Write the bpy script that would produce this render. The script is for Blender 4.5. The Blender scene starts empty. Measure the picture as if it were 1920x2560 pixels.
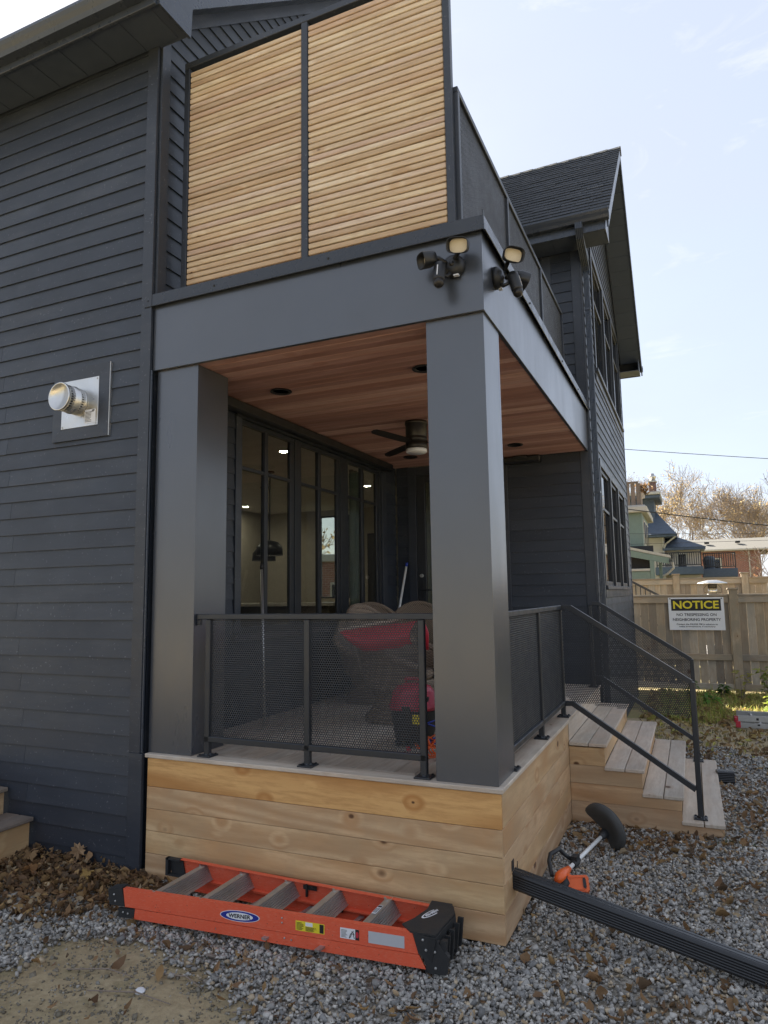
import bpy, bmesh, math, random
import numpy as np
from math import sin, cos, pi, radians, sqrt, atan2, hypot
from mathutils import Vector, Matrix, Euler
random.seed(7); rng = np.random.default_rng(7)
S = bpy.context.scene
COL = S.collection

# ---------------------------------------------------------------- camera
cam = bpy.data.cameras.new('camera'); camo = bpy.data.objects.new('camera', cam); COL.objects.link(camo)
yaw, pitch, roll = -0.4161, 0.1202, -0.015
F = Vector((sin(yaw)*cos(pitch), cos(yaw)*cos(pitch), sin(pitch)))
R = Vector((cos(yaw), -sin(yaw), 0)); U = R.cross(F)
R2 = R*cos(roll)+U*sin(roll); U2 = U*cos(roll)-R*sin(roll)
M = Matrix((R2, U2, -F)).transposed().to_4x4(); M.translation = (1.0004, -3.7588, 1.8433)
camo.matrix_world = M
cam.sensor_fit = 'VERTICAL'; cam.sensor_height = 36; cam.lens = 36*1717.65/2560
cam.clip_start = .05; cam.clip_end = 2000
S.camera = camo
S.render.resolution_x = 768; S.render.resolution_y = 1024

# ---------------------------------------------------------------- world, sun, exposure
SUN_DIR = Vector((-1.12, 1.13, 1.0)).normalized()          # towards the sun
SUN_EL = math.asin(SUN_DIR.z)
w = bpy.data.worlds.new('World'); S.world = w; w.use_nodes = True
nt = w.node_tree; nt.nodes.clear()
def wn(t, **k):
    n = nt.nodes.new(t)
    for a, b in k.items(): setattr(n, a, b)
    return n
sky = wn('ShaderNodeTexSky', sky_type='NISHITA', sun_disc=False, sun_elevation=SUN_EL, sun_rotation=atan2(SUN_DIR.x, SUN_DIR.y))
sky.air_density = 1.0; sky.dust_density = 1.2; sky.ozone_density = 1.0
tc = wn('ShaderNodeTexCoord'); mp = wn('ShaderNodeMapping'); mp.inputs['Scale'].default_value = (1.2, 1.2, 3.5)
nz = wn('ShaderNodeTexNoise'); nz.inputs['Scale'].default_value = 1.6; nz.inputs['Detail'].default_value = 6; nz.inputs['Roughness'].default_value = .55
cr = wn('ShaderNodeValToRGB'); cr.color_ramp.elements[0].position = .35; cr.color_ramp.elements[1].position = .8
cr.color_ramp.elements[0].color = (.78, .78, .78, 1); cr.color_ramp.elements[1].color = (.94, .94, .94, 1)
veil = wn('ShaderNodeMixRGB'); veil.inputs[2].default_value = (2.62, 2.86, 3.38, 1)
bg = wn('ShaderNodeBackground'); bg.inputs['Strength'].default_value = .060
out = wn('ShaderNodeOutputWorld')
L = nt.links.new
L(tc.outputs['Generated'], mp.inputs[0]); L(mp.outputs[0], nz.inputs['Vector']); L(nz.outputs['Fac'], cr.inputs[0])
L(cr.outputs[0], veil.inputs[0]); L(sky.outputs[0], veil.inputs[1]); mp2 = wn('ShaderNodeMapping'); mp2.inputs['Scale'].default_value = (2.2, 1.3, 7.); mp2.inputs['Rotation'].default_value = (.3, .5, .6)
nz2 = wn('ShaderNodeTexNoise'); nz2.inputs['Scale'].default_value = 2.2; nz2.inputs['Detail'].default_value = 9; nz2.inputs['Roughness'].default_value = .62; nz2.inputs['Distortion'].default_value = .8
cr2 = wn('ShaderNodeValToRGB'); cr2.color_ramp.elements[0].position = .58; cr2.color_ramp.elements[1].position = .8; cr2.color_ramp.elements[1].color = (.5, .5, .5, 1)
wisp = wn('ShaderNodeMixRGB'); wisp.inputs[2].default_value = (4.2, 4.2, 4.2, 1)
L(tc.outputs['Generated'], mp2.inputs[0]); L(mp2.outputs[0], nz2.inputs['Vector']); L(nz2.outputs['Fac'], cr2.inputs[0]); L(cr2.outputs[0], wisp.inputs[0]); L(veil.outputs[0], wisp.inputs[1])
L(wisp.outputs[0], bg.inputs['Color']); L(bg.outputs[0], out.inputs['Surface'])
sl = bpy.data.lights.new('sun', 'SUN'); sl.energy = 5.0; sl.angle = radians(.6); sl.color = (1, .93, .82)
so = bpy.data.objects.new('sun', sl); COL.objects.link(so); so.rotation_euler = SUN_DIR.to_track_quat('Z', 'Y').to_euler(); so.location = (-20, 5, 15)
S.view_settings.view_transform = 'Standard'; S.view_settings.look = 'None'; S.view_settings.gamma = 1; S.view_settings.use_curve_mapping = False
S.view_settings.exposure = 2.28

# ---------------------------------------------------------------- materials
MATS = {}
class NT:
    def __init__(s, name):
        s.m = bpy.data.materials.new(name); s.m.use_nodes = True; s.t = s.m.node_tree; s.t.nodes.clear()
        s.out = s.n('ShaderNodeOutputMaterial'); s.b = s.n('ShaderNodeBsdfPrincipled'); s.l(s.b.outputs[0], s.out.inputs[0])
        s.tc = s.n('ShaderNodeTexCoord'); s.oi = s.n('ShaderNodeObjectInfo')
        MATS[name] = s.m
    def n(s, t, **k):
        n = s.t.nodes.new(t)
        for a, b in k.items():
            if a.startswith('i_'): n.inputs[a[2:].replace('_', ' ')].default_value = b
            else: setattr(n, a, b)
        return n
    def l(s, a, b): s.t.links.new(a, b)
    def set(s, **k):
        for a, b in k.items(): s.b.inputs[a.replace('_', ' ')].default_value = b
    def coord(s, scale=(1, 1, 1), rand=True, src='Object'):
        mp = s.n('ShaderNodeMapping'); mp.inputs['Scale'].default_value = scale
        s.l(s.tc.outputs[src], mp.inputs['Vector'])
        if rand:
            c = s.n('ShaderNodeMath', operation='MULTIPLY'); c.inputs[1].default_value = 57.
            s.l(s.oi.outputs['Random'], c.inputs[0]); s.l(c.outputs[0], mp.inputs['Location'])
        return mp.outputs[0]
    def noise(s, v, scale=5, detail=4, rough=.5, dist=0):
        n = s.n('ShaderNodeTexNoise'); n.inputs['Scale'].default_value = scale; n.inputs['Detail'].default_value = detail
        n.inputs['Roughness'].default_value = rough; n.inputs['Distortion'].default_value = dist
        s.l(v, n.inputs['Vector']); return n.outputs['Fac']
    def ramp(s, v, stops):
        r = s.n('ShaderNodeValToRGB'); e = r.color_ramp.elements
        while len(e) > 1: e.remove(e[-1])
        for i, (p, c) in enumerate(stops):
            if i: x = e.new(p)
            else: x = e[0]; x.position = p
            x.color = (c, c, c, 1) if isinstance(c, (int, float)) else (*c, 1)
        s.l(v, r.inputs[0]); return r.outputs[0]
    def mix(s, f, a, b, mode='MIX'):
        m = s.n('ShaderNodeMixRGB', blend_type=mode)
        for i, x in enumerate((f, a, b)):
            if hasattr(x, 'links'): s.l(x, m.inputs[i])
            elif isinstance(x, tuple): m.inputs[i].default_value = (*x, 1)
            else: m.inputs[i].default_value = x if i == 0 else (x, x, x, 1)
        return m.outputs[0]
    def math(s, op, a, b=0.):
        m = s.n('ShaderNodeMath', operation=op)
        for i, x in enumerate((a, b)):
            if hasattr(x, 'links'): s.l(x, m.inputs[i])
            else: m.inputs[i].default_value = x
        return m.outputs[0]
    def bump(s, h, strength=.3, dist=.01):
        b = s.n('ShaderNodeBump'); b.inputs['Strength'].default_value = strength; b.inputs['Distance'].default_value = dist
        s.l(h, b.inputs['Height']); s.l(b.outputs[0], s.b.inputs['Normal'])
    def col(s, c):
        if isinstance(c, tuple): s.b.inputs['Base Color'].default_value = (*c, 1)
        else: s.l(c, s.b.inputs['Base Color'])
    def rough(s, c):
        if isinstance(c, float): s.b.inputs['Roughness'].default_value = c
        else: s.l(c, s.b.inputs['Roughness'])

def plain(name, c, rough=.5, metal=0., bump=0., bscale=60, var=.15, spec=.5):
    m = NT(name); v = m.coord((1, 1, 1)); n = m.noise(v, 6, 5, .6)
    m.col(m.mix(n, tuple(x*(1-var) for x in c), tuple(min(1, x*(1+var)) for x in c)))
    m.rough(m.ramp(m.noise(v, 9, 4), [(.3, max(0, rough-.08)), (.7, min(1, rough+.08))])); m.set(Metallic=metal, Specular_IOR_Level=spec)
    if bump: m.bump(m.noise(v, bscale, 3), bump, .004)
    return m.m

def wood(name, cols, axis, rough=.62, knots=.45, grain=1., knotcol=(.10, .045, .02), weather=0., band=.5):
    m = NT(name)
    st = {'x': (.12, 1, 1), 'y': (1, .12, 1), 'z': (1, 1, .12)}[axis]
    st2 = {'x': (.7, 1, 1), 'y': (1, .7, 1), 'z': (1, 1, .7)}[axis]
    v = m.coord(st); v2 = m.coord(st2)
    base = m.ramp(m.oi.outputs['Random'], [(i/max(1, len(cols)-1), c) for i, c in enumerate(cols)])
    # warp of the rings round the knots
    vo = m.n('ShaderNodeTexVoronoi', feature='F1'); vo.inputs['Scale'].default_value = 6.; vo.inputs['Randomness'].default_value = 1
    m.l(v2, vo.inputs['Vector'])
    d = vo.outputs['Distance']
    sep = m.n('ShaderNodeSeparateColor'); m.l(vo.outputs['Color'], sep.inputs[0])
    on = m.math('LESS_THAN', sep.outputs[0], knots)
    size = m.math('MULTIPLY_ADD', m.math('POWER', sep.outputs[1], 2.2), .16); size.node.inputs[2].default_value = .05
    kn = m.math('MULTIPLY', on, m.ramp(m.math('DIVIDE', d, size), [(.55, 1.), (1., 0.)]))
    halo = m.math('MULTIPLY', on, m.ramp(d, [(.05, 1.), (.38, 0.)]))
    wv = m.n('ShaderNodeTexNoise'); wv.inputs['Scale'].default_value = 1.3; wv.inputs['Detail'].default_value = 3; m.l(v, wv.inputs['Vector'])
    ph = m.math('ADD', m.math('MULTIPLY', wv.outputs['Fac'], 26.*grain), m.math('MULTIPLY', halo, 2.2))
    ring = m.math('SINE', m.math('MULTIPLY', ph, 3.1))
    ring01 = m.ramp(m.math('MULTIPLY_ADD', ring, .5), [(0, 0.), (1, 1.)]); ring01.node.inputs[0].links[0].from_node.inputs[2].default_value = .5
    fine = m.noise(v, 38, 5, .7)
    c = m.mix(m.math('MULTIPLY', ring01, min(.9, .46*band)), base, m.mix(1., base, (.62, .48, .36), 'MULTIPLY'))
    c = m.mix(m.math('MULTIPLY', m.ramp(fine, [(.38, 1.), (.58, 0.)]), .5), c, m.mix(1., base, (.6, .5, .42), 'MULTIPLY'))
    big = m.noise(v, .9, 3)
    c = m.mix(m.math('MULTIPLY', m.ramp(big, [(.4, 0.), (.75, 1.)]), .3), c, m.mix(1., base, (.85, .62, .42), 'MULTIPLY'))
    if weather:
        c = m.mix(m.math('MULTIPLY', m.ramp(m.noise(m.coord((1, 1, 1)), 2.2, 6, .65), [(.38, 0.), (.62, 1.)]), weather), c, m.mix(1., base, (.62, .64, .66), 'MULTIPLY'))
    c = m.mix(m.math('MULTIPLY', halo, .25), c, m.mix(1., base, (.75, .5, .32), 'MULTIPLY'))
    c = m.mix(m.math('MULTIPLY', kn, .95), c, knotcol)
    m.col(c); m.rough(m.ramp(fine, [(.3, rough-.08), (.7, rough+.1)])); m.set(Specular_IOR_Level=.3)
    m.bump(m.math('ADD', fine, m.math('MULTIPLY', ring01, .4)), .25, .002)
    return m.m
def woods(name, *a, **k): return {ax: wood(name+'_'+ax, *a, axis=ax, **k) for ax in 'xyz'}
CEDAR = woods('cedar_fascia', [(.66, .45, .235), (.60, .42, .26), (.68, .48, .26), (.61, .43, .26), (.64, .43, .245)], knots=.62, weather=.5, band=1.5)
HONEY = woods('cedar_honey', [(.66, .385, .15), (.68, .41, .165)], knots=.5, grain=.7, band=1.8)
PALE = woods('cedar_deck', [(.62, .54, .45), (.57, .51, .43), (.65, .57, .48), (.60, .53, .43)], knots=.16, weather=.35, band=.5)
SLAT = woods('cedar_slat', [(.68, .56, .39), (.74, .63, .46), (.52, .40, .28), (.70, .57, .40), (.61, .48, .385), (.76, .66, .51), (.59, .46, .31)], knots=.34, band=1.0)
SOFFITW = woods('cedar_ceiling', [(.54, .31, .27), (.70, .46, .41), (.36, .195, .17), (.58, .35, .31), (.76, .52, .46), (.43, .245, .215), (.64, .40, .35)], knots=.06, band=.8, rough=.5)
FENCEW = woods('fence_wood', [(.41, .335, .235), (.48, .41, .31), (.28, .24, .19), (.45, .355, .24), (.52, .455, .36), (.33, .285, .23)], knots=.35, weather=.85, rough=.8)
OLDW = woods('weathered_wood', [(.27, .22, .18), (.23, .19, .16), (.30, .25, .2)], knots=.2, weather=.7, rough=.8)

def paint(name, c, rough, streak=None, specks=False):
    m = NT(name); v = m.coord((1, 1, 1)); 
    n = m.noise(v, 3.1, 6, .6)
    cc = m.mix(n, tuple(x*.82 for x in c), tuple(x*1.18 for x in c))
    cc = m.mix(1., cc, m.ramp(m.oi.outputs['Random'], [(0, (.84, .84, .85)), (1, (1.12, 1.12, 1.11))]), 'MULTIPLY')
    if specks:
        sp = m.noise(m.coord((1, 1, 1)), 52, 2, .4)
        cc = m.mix(m.math('MULTIPLY', m.ramp(sp, [(.70, 0.), (.715, 1.)]), .25), cc, (.25, .26, .28))
        dirt = m.noise(m.coord((.35, .35, 1.6)), 2.6, 6, .7)
        cc = m.mix(m.math('MULTIPLY', m.ramp(dirt, [(.5, 0.), (.75, 1.)]), .22), cc, (.12, .125, .13))
    m.col(cc); m.set(Specular_IOR_Level=1.0 if streak else .5)
    if streak:
        g = m.noise(m.coord((1, 1, .35)), 2.2, 5, .6)
        m.rough(m.ramp(g, [(.3, rough-.05), (.7, rough+.08)])); m.bump(m.noise(m.coord((1, 1, 1)), 220, 2, .5), .06, .001); m.set(Coat_Weight=.35, Coat_Roughness=.22)
    else:
        g = m.noise(m.coord((.25, 1, 1)), 38, 4, .6)
        m.rough(m.ramp(m.noise(v, 2.3, 5, .6), [(.3, rough-.06), (.7, rough+.1)])); m.bump(g, .22, .003)
    return m.m
SIDING = paint('charcoal_siding', (.028, .035, .048), .44, specks=True)
TRIM = paint('charcoal_trim', (.031, .037, .049), .38, specks=True)
ALU = paint('charcoal_aluminium', (.037, .043, .055), .30, streak=(1, 1, .02))
METAL = plain('black_railing_metal', (.022, .025, .03), .38, 0., .05, 90)
CAPM = plain('grey_cap_metal', (.045, .05, .058), .28, .3, .0)
BLACK = plain('black_plastic', (.014, .015, .017), .45, 0, .1, 80)
DARKBR = plain('dark_bronze', (.03, .027, .025), .4, .4)
STEEL = plain('galvanised_steel', (.62, .61, .58), .33, .95, .05, 30)
ALUM = plain('aluminium', (.50, .50, .49), .42, .85, .1, 60, var=.25)
WHITE = plain('white_plastic', (.75, .75, .72), .35)
LENS = plain('floodlight_lens', (.78, .70, .55), .3)
SOFFIT = plain('grey_soffit', (.056, .070, .094), .48)
GUTTER = plain('grey_gutter', (.056, .067, .086), .3, .1)
SHINGLE = plain('asphalt_shingle', (.035, .04, .047), .85, 0, .5, 160, var=.5)
SHINGLE2 = plain('ridge_shingle', (.10, .10, .09), .9, 0, .5, 160, var=.4)
ORANGE = plain('orange_plastic', (.80, .13, .02), .38)
BLUE = plain('blue_plastic', (.03, .07, .45), .4)
REDP = plain('red_plastic', (.50, .03, .05), .4)
PINK = plain('red_vacuum_lid', (.42, .04, .07), .4)
YEL = plain('yellow_print', (.75, .62, .03), .5, var=.05)
BLK = plain('black_print', (.012, .012, .013), .5, var=.05)
WHT = plain('white_print', (.72, .73, .75), .45, var=.05)
GRY = plain('grey_print', (.46, .47, .49), .5, var=.06)
NAVYP = plain('blue_print', (.015, .03, .26), .45, var=.05)
WALLIN = plain('interior_wall_paint', (.42, .39, .33), .7)
CEILIN = plain('interior_ceiling_paint', (.6, .58, .54), .8)
FLOORIN = plain('interior_floor', (.20, .15, .11), .5)
COUNTER = plain('counter_stone', (.30, .295, .28), .3)
CABIN = plain('dark_cabinet', (.03, .03, .032), .5)
SEAGREEN = plain('grey_green_drape', (.16, .19, .165), .8)
GREENP = plain('sage_green_siding', (.16, .215, .18), .6, 0, .1, 40)
CREAM = plain('cream_trim', (.42, .40, .35), .6)
NAVY = plain('blue_grey_slate', (.065, .085, .115), .7, 0, .3, 50, var=.3)
TANROOF = plain('tan_shingle_roof', (.12, .112, .095), .9, 0, .3, 60, var=.2)
BEIGE = plain('beige_stucco', (.45, .40, .34), .8)
CONC = plain('concrete_coping', (.42, .41, .39), .8)
GUARDM = plain('dusty_black_plastic', (.05, .049, .045), .7, 0, .3, 60, var=.4)
GLOSSB = plain('glossy_black_metal', (.014, .015, .017), .30, 0, .04, 60)
BATT = plain('rubber_black', (.02, .021, .022), .6, 0, .3, 120)
WIRE = plain('cable_black', (.02, .02, .02), .6)
BARK = plain('tree_bark', (.27, .22, .175), .9, 0, .4, 30, var=.35)
BARK2 = plain('pale_bark', (.22, .175, .14), .9, 0, .4, 30, var=.3)
def attr_mat(name, rough=.8, base='col', sss=0., spec=.3, bump=0., thin=0.):
    m = NT(name); a = m.n('ShaderNodeAttribute'); a.attribute_name = base
    n = m.noise(m.coord((1, 1, 1), rand=False), 90, 3)
    m.col(m.mix(m.math('MULTIPLY', n, .5), a.outputs['Color'], m.mix(1., a.outputs['Color'], (.55, .55, .55), 'MULTIPLY'))); m.rough(rough); m.set(Specular_IOR_Level=spec)
    if bump: m.bump(n, bump, .002)
    if thin:
        tl = m.n('ShaderNodeBsdfTranslucent'); m.l(a.outputs['Color'], tl.inputs[0]); mx = m.n('ShaderNodeMixShader'); mx.inputs[0].default_value = thin
        m.l(m.b.outputs[0], mx.inputs[1]); m.l(tl.outputs[0], mx.inputs[2]); m.l(mx.outputs[0], m.out.inputs[0])
    return m.m
STONE = attr_mat('gravel_stone', .75, bump=.4)
LEAF = attr_mat('dead_leaf', .7, thin=.3)
CROWN = attr_mat('autumn_leaf', .7, thin=.5)
GRASSM = attr_mat('grass_blade', .6, thin=.45)
def brickmat(name, c1, c2, mortar, scale):
    m = NT(name); b = m.n('ShaderNodeTexBrick'); b.inputs['Scale'].default_value = scale; b.inputs['Color1'].default_value = (*c1, 1); b.inputs['Color2'].default_value = (*c2, 1); b.inputs['Mortar'].default_value = (*mortar, 1)
    b.inputs['Mortar Size'].default_value = .015; b.inputs['Brick Width'].default_value = .5; b.inputs['Row Height'].default_value = .17
    mp = m.n('ShaderNodeMapping'); mp.inputs['Rotation'].default_value = (radians(90), 0, 0); m.l(m.tc.outputs['Object'], mp.inputs[0]); m.l(mp.outputs[0], b.inputs['Vector'])
    n = m.noise(m.coord((1, 1, 1)), 3, 5); m.col(m.mix(m.math('MULTIPLY', n, .6), b.outputs['Color'], m.mix(1., b.outputs['Color'], (.5, .5, .5), 'MULTIPLY'))); m.rough(.85)
    return m.m
BRICK = brickmat('red_brick', (.30, .11, .07), (.24, .09, .06), (.40, .36, .32), 2.2)
BRICKD = brickmat('dark_brick', (.16, .075, .06), (.12, .06, .05), (.22, .2, .19), 2.2)
# glass: a clear dark pane, part mirror by Fresnel
def glass(name, ior=1.75, tint=(.62, .66, .64)):
    m = NT(name); m.t.nodes.remove(m.b)
    tr = m.n('ShaderNodeBsdfTransparent'); tr.inputs[0].default_value = (*tint, 1)
    gl = m.n('ShaderNodeBsdfGlossy'); gl.inputs['Roughness'].default_value = .015
    fr = m.n('ShaderNodeFresnel'); fr.inputs['IOR'].default_value = ior
    mx = m.n('ShaderNodeMixShader'); ge = m.n('ShaderNodeNewGeometry'); m.l(m.math('MULTIPLY', fr.outputs[0], m.math('SUBTRACT', 1., ge.outputs['Backfacing'])), mx.inputs[0]); m.l(tr.outputs[0], mx.inputs[1]); m.l(gl.outputs[0], mx.inputs[2]); m.l(mx.outputs[0], m.out.inputs[0])
    return m.m
GLASS = glass('window_glass', 1.7, (.8, .83, .81))
GLASSD = glass('window_glass_dark', 1.6, (.12, .13, .14))
def emit(name, c, s):
    m = NT(name); m.col(c); m.b.inputs['Emission Color'].default_value = (*c, 1); m.b.inputs['Emission Strength'].default_value = s; return m.m
LAMP2 = emit('lit_bulb', (1, .82, .55), 12.)
LAMP = emit('lit_downlight', (1, .88, .70), 62.)
# wicker weave
def wicker():
    m = NT('brown_wicker'); v = m.coord((1, 1, 1), rand=False)
    a = m.n('ShaderNodeTexWave', wave_type='BANDS', bands_direction='Z'); a.inputs['Scale'].default_value = 28; a.inputs['Distortion'].default_value = 1.2; a.inputs['Detail Scale'].default_value = 3; m.l(v, a.inputs['Vector'])
    b = m.n('ShaderNodeTexWave', wave_type='BANDS', bands_direction='DIAGONAL'); b.inputs['Scale'].default_value = 22; m.l(v, b.inputs['Vector'])
    h = m.math('MULTIPLY', a.outputs['Fac'], m.math('ADD', b.outputs['Fac'], .35))
    m.col(m.ramp(h, [(.1, (.10, .07, .05)), (.5, (.30, .225, .155)), (1., (.46, .36, .26))])); m.rough(.6); m.bump(h, .8, .008)
    return m.m
WICKER = wicker()
def fibreglass():
    m = NT('orange_fibreglass'); v = m.coord((1, 1, 1), rand=False)
    n = m.noise(v, 5, 6, .65); f = m.noise(m.coord((.4, 3, 3), rand=False), 90, 3, .6)
    c = m.mix(n, (.64, .075, .03), (.77, .135, .06))
    c = m.mix(m.math('MULTIPLY', m.ramp(f, [(.52, 0.), (.7, 1.)]), .35), c, (.70, .30, .20))
    sp = m.noise(v, 130, 2, .4); c = m.mix(m.ramp(sp, [(.72, 0.), (.74, 1.)]), c, (.08, .03, .02))
    sc = m.noise(m.coord((2, 2, 9), rand=False), 11, 5, .75); c = m.mix(m.math('MULTIPLY', m.ramp(sc, [(.66, 0.), (.72, 1.)]), .55), c, (.65, .55, .48))
    m.col(c); m.rough(.5); return m.m
FIBRE = fibreglass()

# ---------------------------------------------------------------- geometry helpers
WL = {}                                       # world location of each placed object
def put(o, loc, parent=None, rot=None):
    COL.objects.link(o)
    loc = Vector(loc); WL[o.name] = loc
    if parent is not None:
        o.parent = parent; loc = loc-WL[parent.name]
    o.location = loc
    if rot is not None: o.rotation_euler = rot
    return o
def tag(o, label=None, cat=None, group=None, kind=None):
    for k, v in (('label', label), ('category', cat), ('group', group), ('kind', kind)):
        if v: o[k] = v
    return o
def thing(name, label, cat, loc=(0, 0, 0), group=None):
    o = bpy.data.objects.new(name, None); o.empty_display_size = .1
    return tag(put(o, loc), label, cat, group)
def mk(name, verts, faces, mat, parent=None, smooth=False, center=None, mats=None, midx=None):
    vs = np.array(verts, float)
    c = np.array(center, float) if center is not None else (vs.min(0)+vs.max(0))/2
    me = bpy.data.meshes.new(name); me.from_pydata((vs-c).tolist(), [], [list(f) for f in faces])
    for m in (mats or [mat]): me.materials.append(m)
    if midx is not None: me.polygons.foreach_set('material_index', midx)
    if smooth: me.polygons.foreach_set('use_smooth', [True]*len(me.polygons))
    me.update()
    return put(bpy.data.objects.new(name, me), c, parent)
class B:
    """collects shapes into one mesh"""
    def __init__(s): s.v = []; s.f = []; s.mi = []; s.cur = 0
    def add(s, v, f):
        o = len(s.v); s.v += [tuple(x) for x in v]; s.f += [[i+o for i in q] for q in f]; s.mi += [s.cur]*len(f); return s
    def box(s, x0, x1, y0, y1, z0, z1):
        v = [(x, y, z) for x in (x0, x1) for y in (y0, y1) for z in (z0, z1)]
        return s.add(v, [(0, 1, 3, 2), (4, 6, 7, 5), (0, 4, 5, 1), (2, 3, 7, 6), (0, 2, 6, 4), (1, 5, 7, 3)])
    def obox(s, c, ax, ay, az):
        c, ax, ay, az = map(Vector, (c, ax, ay, az)); v = [c+ax*i+ay*j+az*k for i in (-1, 1) for j in (-1, 1) for k in (-1, 1)]
        return s.add(v, [(0, 1, 3, 2), (4, 6, 7, 5), (0, 4, 5, 1), (2, 3, 7, 6), (0, 2, 6, 4), (1, 5, 7, 3)])
    def bar(s, p0, p1, w, h, up=(0, 0, 1)):
        p0, p1 = Vector(p0), Vector(p1); d = (p1-p0); u = Vector(up); x = d.cross(u).normalized(); z = x.cross(d).normalized()
        return s.obox((p0+p1)/2, d/2, x*w/2, z*h/2)
    def tube(s, pts, rad, n=8, cap=True):
        pts = [Vector(p) for p in pts]; rs = rad if hasattr(rad, '__len__') else [rad]*len(pts)
        prev = None; vs = []; fs = []
        for i, p in enumerate(pts):
            d = (pts[min(i+1, len(pts)-1)]-pts[max(i-1, 0)]).normalized()
            if prev is None:
                u = Vector((0, 0, 1)) if abs(d.z) < .9 else Vector((1, 0, 0)); a = d.cross(u).normalized()
            else: a = (prev-d*prev.dot(d)).normalized()
            prev = a; b = d.cross(a)
            for j in range(n): t = 2*pi*j/n; vs.append(p+(a*cos(t)+b*sin(t))*rs[i])
        for i in range(len(pts)-1):
            for j in range(n): fs.append((i*n+j, i*n+(j+1) % n, (i+1)*n+(j+1) % n, (i+1)*n+j))
        if cap: fs.append(list(range(n))[::-1]); fs.append([(len(pts)-1)*n+j for j in range(n)])
        return s.add(vs, fs)
    def prism(s, poly, a, b):
        """poly: list of 3D points (planar), swept by vector b-a"""
        n = len(poly); d = Vector(b)-Vector(a); v = [Vector(p) for p in poly]; v2 = [p+d for p in v]
        return s.add(v+v2, [list(range(n))[::-1], list(range(n, 2*n))]+[(i, (i+1) % n, n+(i+1) % n, n+i) for i in range(n)])
    def lathe(s, prof, c, axis=(0, 0, 1), n=24, cap=True):
        c = Vector(c); ax = Vector(axis).normalized(); u = Vector((1, 0, 0)) if abs(ax.x) < .9 else Vector((0, 1, 0)); a = ax.cross(u).normalized(); b = ax.cross(a)
        vs = []; fs = []
        for r, h in prof:
            for j in range(n): t = 2*pi*j/n; vs.append(c+ax*h+(a*cos(t)+b*sin(t))*r)
        for i in range(len(prof)-1):
            for j in range(n): fs.append((i*n+j, i*n+(j+1) % n, (i+1)*n+(j+1) % n, (i+1)*n+j))
        if cap and prof[0][0] > 1e-4: fs.append(list(range(n))[::-1])
        if cap and prof[-1][0] > 1e-4: fs.append([(len(prof)-1)*n+j for j in range(n)])
        return s.add(vs, fs)
    def grid(s, P):
        """P[i][j] points"""
        ni, nj = len(P), len(P[0]); vs = [p for r in P for p in r]
        return s.add(vs, [(i*nj+j, i*nj+j+1, (i+1)*nj+j+1, (i+1)*nj+j) for i in range(ni-1) for j in range(nj-1)])
    def make(s, name, mat, parent=None, smooth=False, mats=None, center=None):
        return mk(name, s.v, s.f, mat, parent, smooth, center, mats, s.mi if mats else None)
CACHE = {}
def cbox_mesh(dx, dy, dz, bev, mat):
    key = (round(dx, 4), round(dy, 4), round(dz, 4), bev, mat.name)
    if key in CACHE: return CACHE[key]
    h = np.array([dx, dy, dz])/2; b = min(bev, h.min()*.45)
    vs = []; idx = {}
    for sx in (-1, 1):
        for sy in (-1, 1):
            for sz in (-1, 1):
                for a in range(3):
                    p = np.array([sx, sy, sz])*h
                    for o in range(3):
                        if o != a: p[o] -= (sx, sy, sz)[o]*b
                    idx[(sx, sy, sz, a)] = len(vs); vs.append(p.tolist())
    fs = []
    for a in range(3):
        o1, o2 = (a+1) % 3, (a+2) % 3
        for sg in (-1, 1):
            q = []
            for s1, s2 in ((-1, -1), (1, -1), (1, 1), (-1, 1)):
                t = [0, 0, 0]; t[a] = sg; t[o1] = s1; t[o2] = s2; q.append(idx[(*t, a)])
            fs.append(q if sg > 0 else q[::-1])
    if b > 0:
        for a in range(3):
            o1, o2 = (a+1) % 3, (a+2) % 3
            for s1 in (-1, 1):
                for s2 in (-1, 1):
                    def k(sa, f):
                        t = [0, 0, 0]; t[a] = sa; t[o1] = s1; t[o2] = s2; return idx[(*t, f)]
                    q = [k(-1, o1), k(1, o1), k(1, o2), k(-1, o2)]
                    fs.append(q if s1*s2 < 0 else q[::-1])
        for sx in (-1, 1):
            for sy in (-1, 1):
                for sz in (-1, 1):
                    q = [idx[(sx, sy, sz, 0)], idx[(sx, sy, sz, 1)], idx[(sx, sy, sz, 2)]]
                    fs.append(q if sx*sy*sz > 0 else q[::-1])
    me = bpy.data.meshes.new('bevelled_box'); me.from_pydata(vs, [], fs); me.materials.append(mat); me.update(); CACHE[key] = me
    return me
def bx(name, parent, mat, x0, x1, y0, y1, z0, z1, bev=.003, rot=None):
    d = (abs(x1-x0), abs(y1-y0), abs(z1-z0))
    if isinstance(mat, dict): mat = mat['xyz'[int(np.argmax(d))]]
    return put(bpy.data.objects.new(name, cbox_mesh(*d, bev, mat)), ((x0+x1)/2, (y0+y1)/2, (z0+z1)/2), parent, rot)
PITCH = .1317
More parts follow.
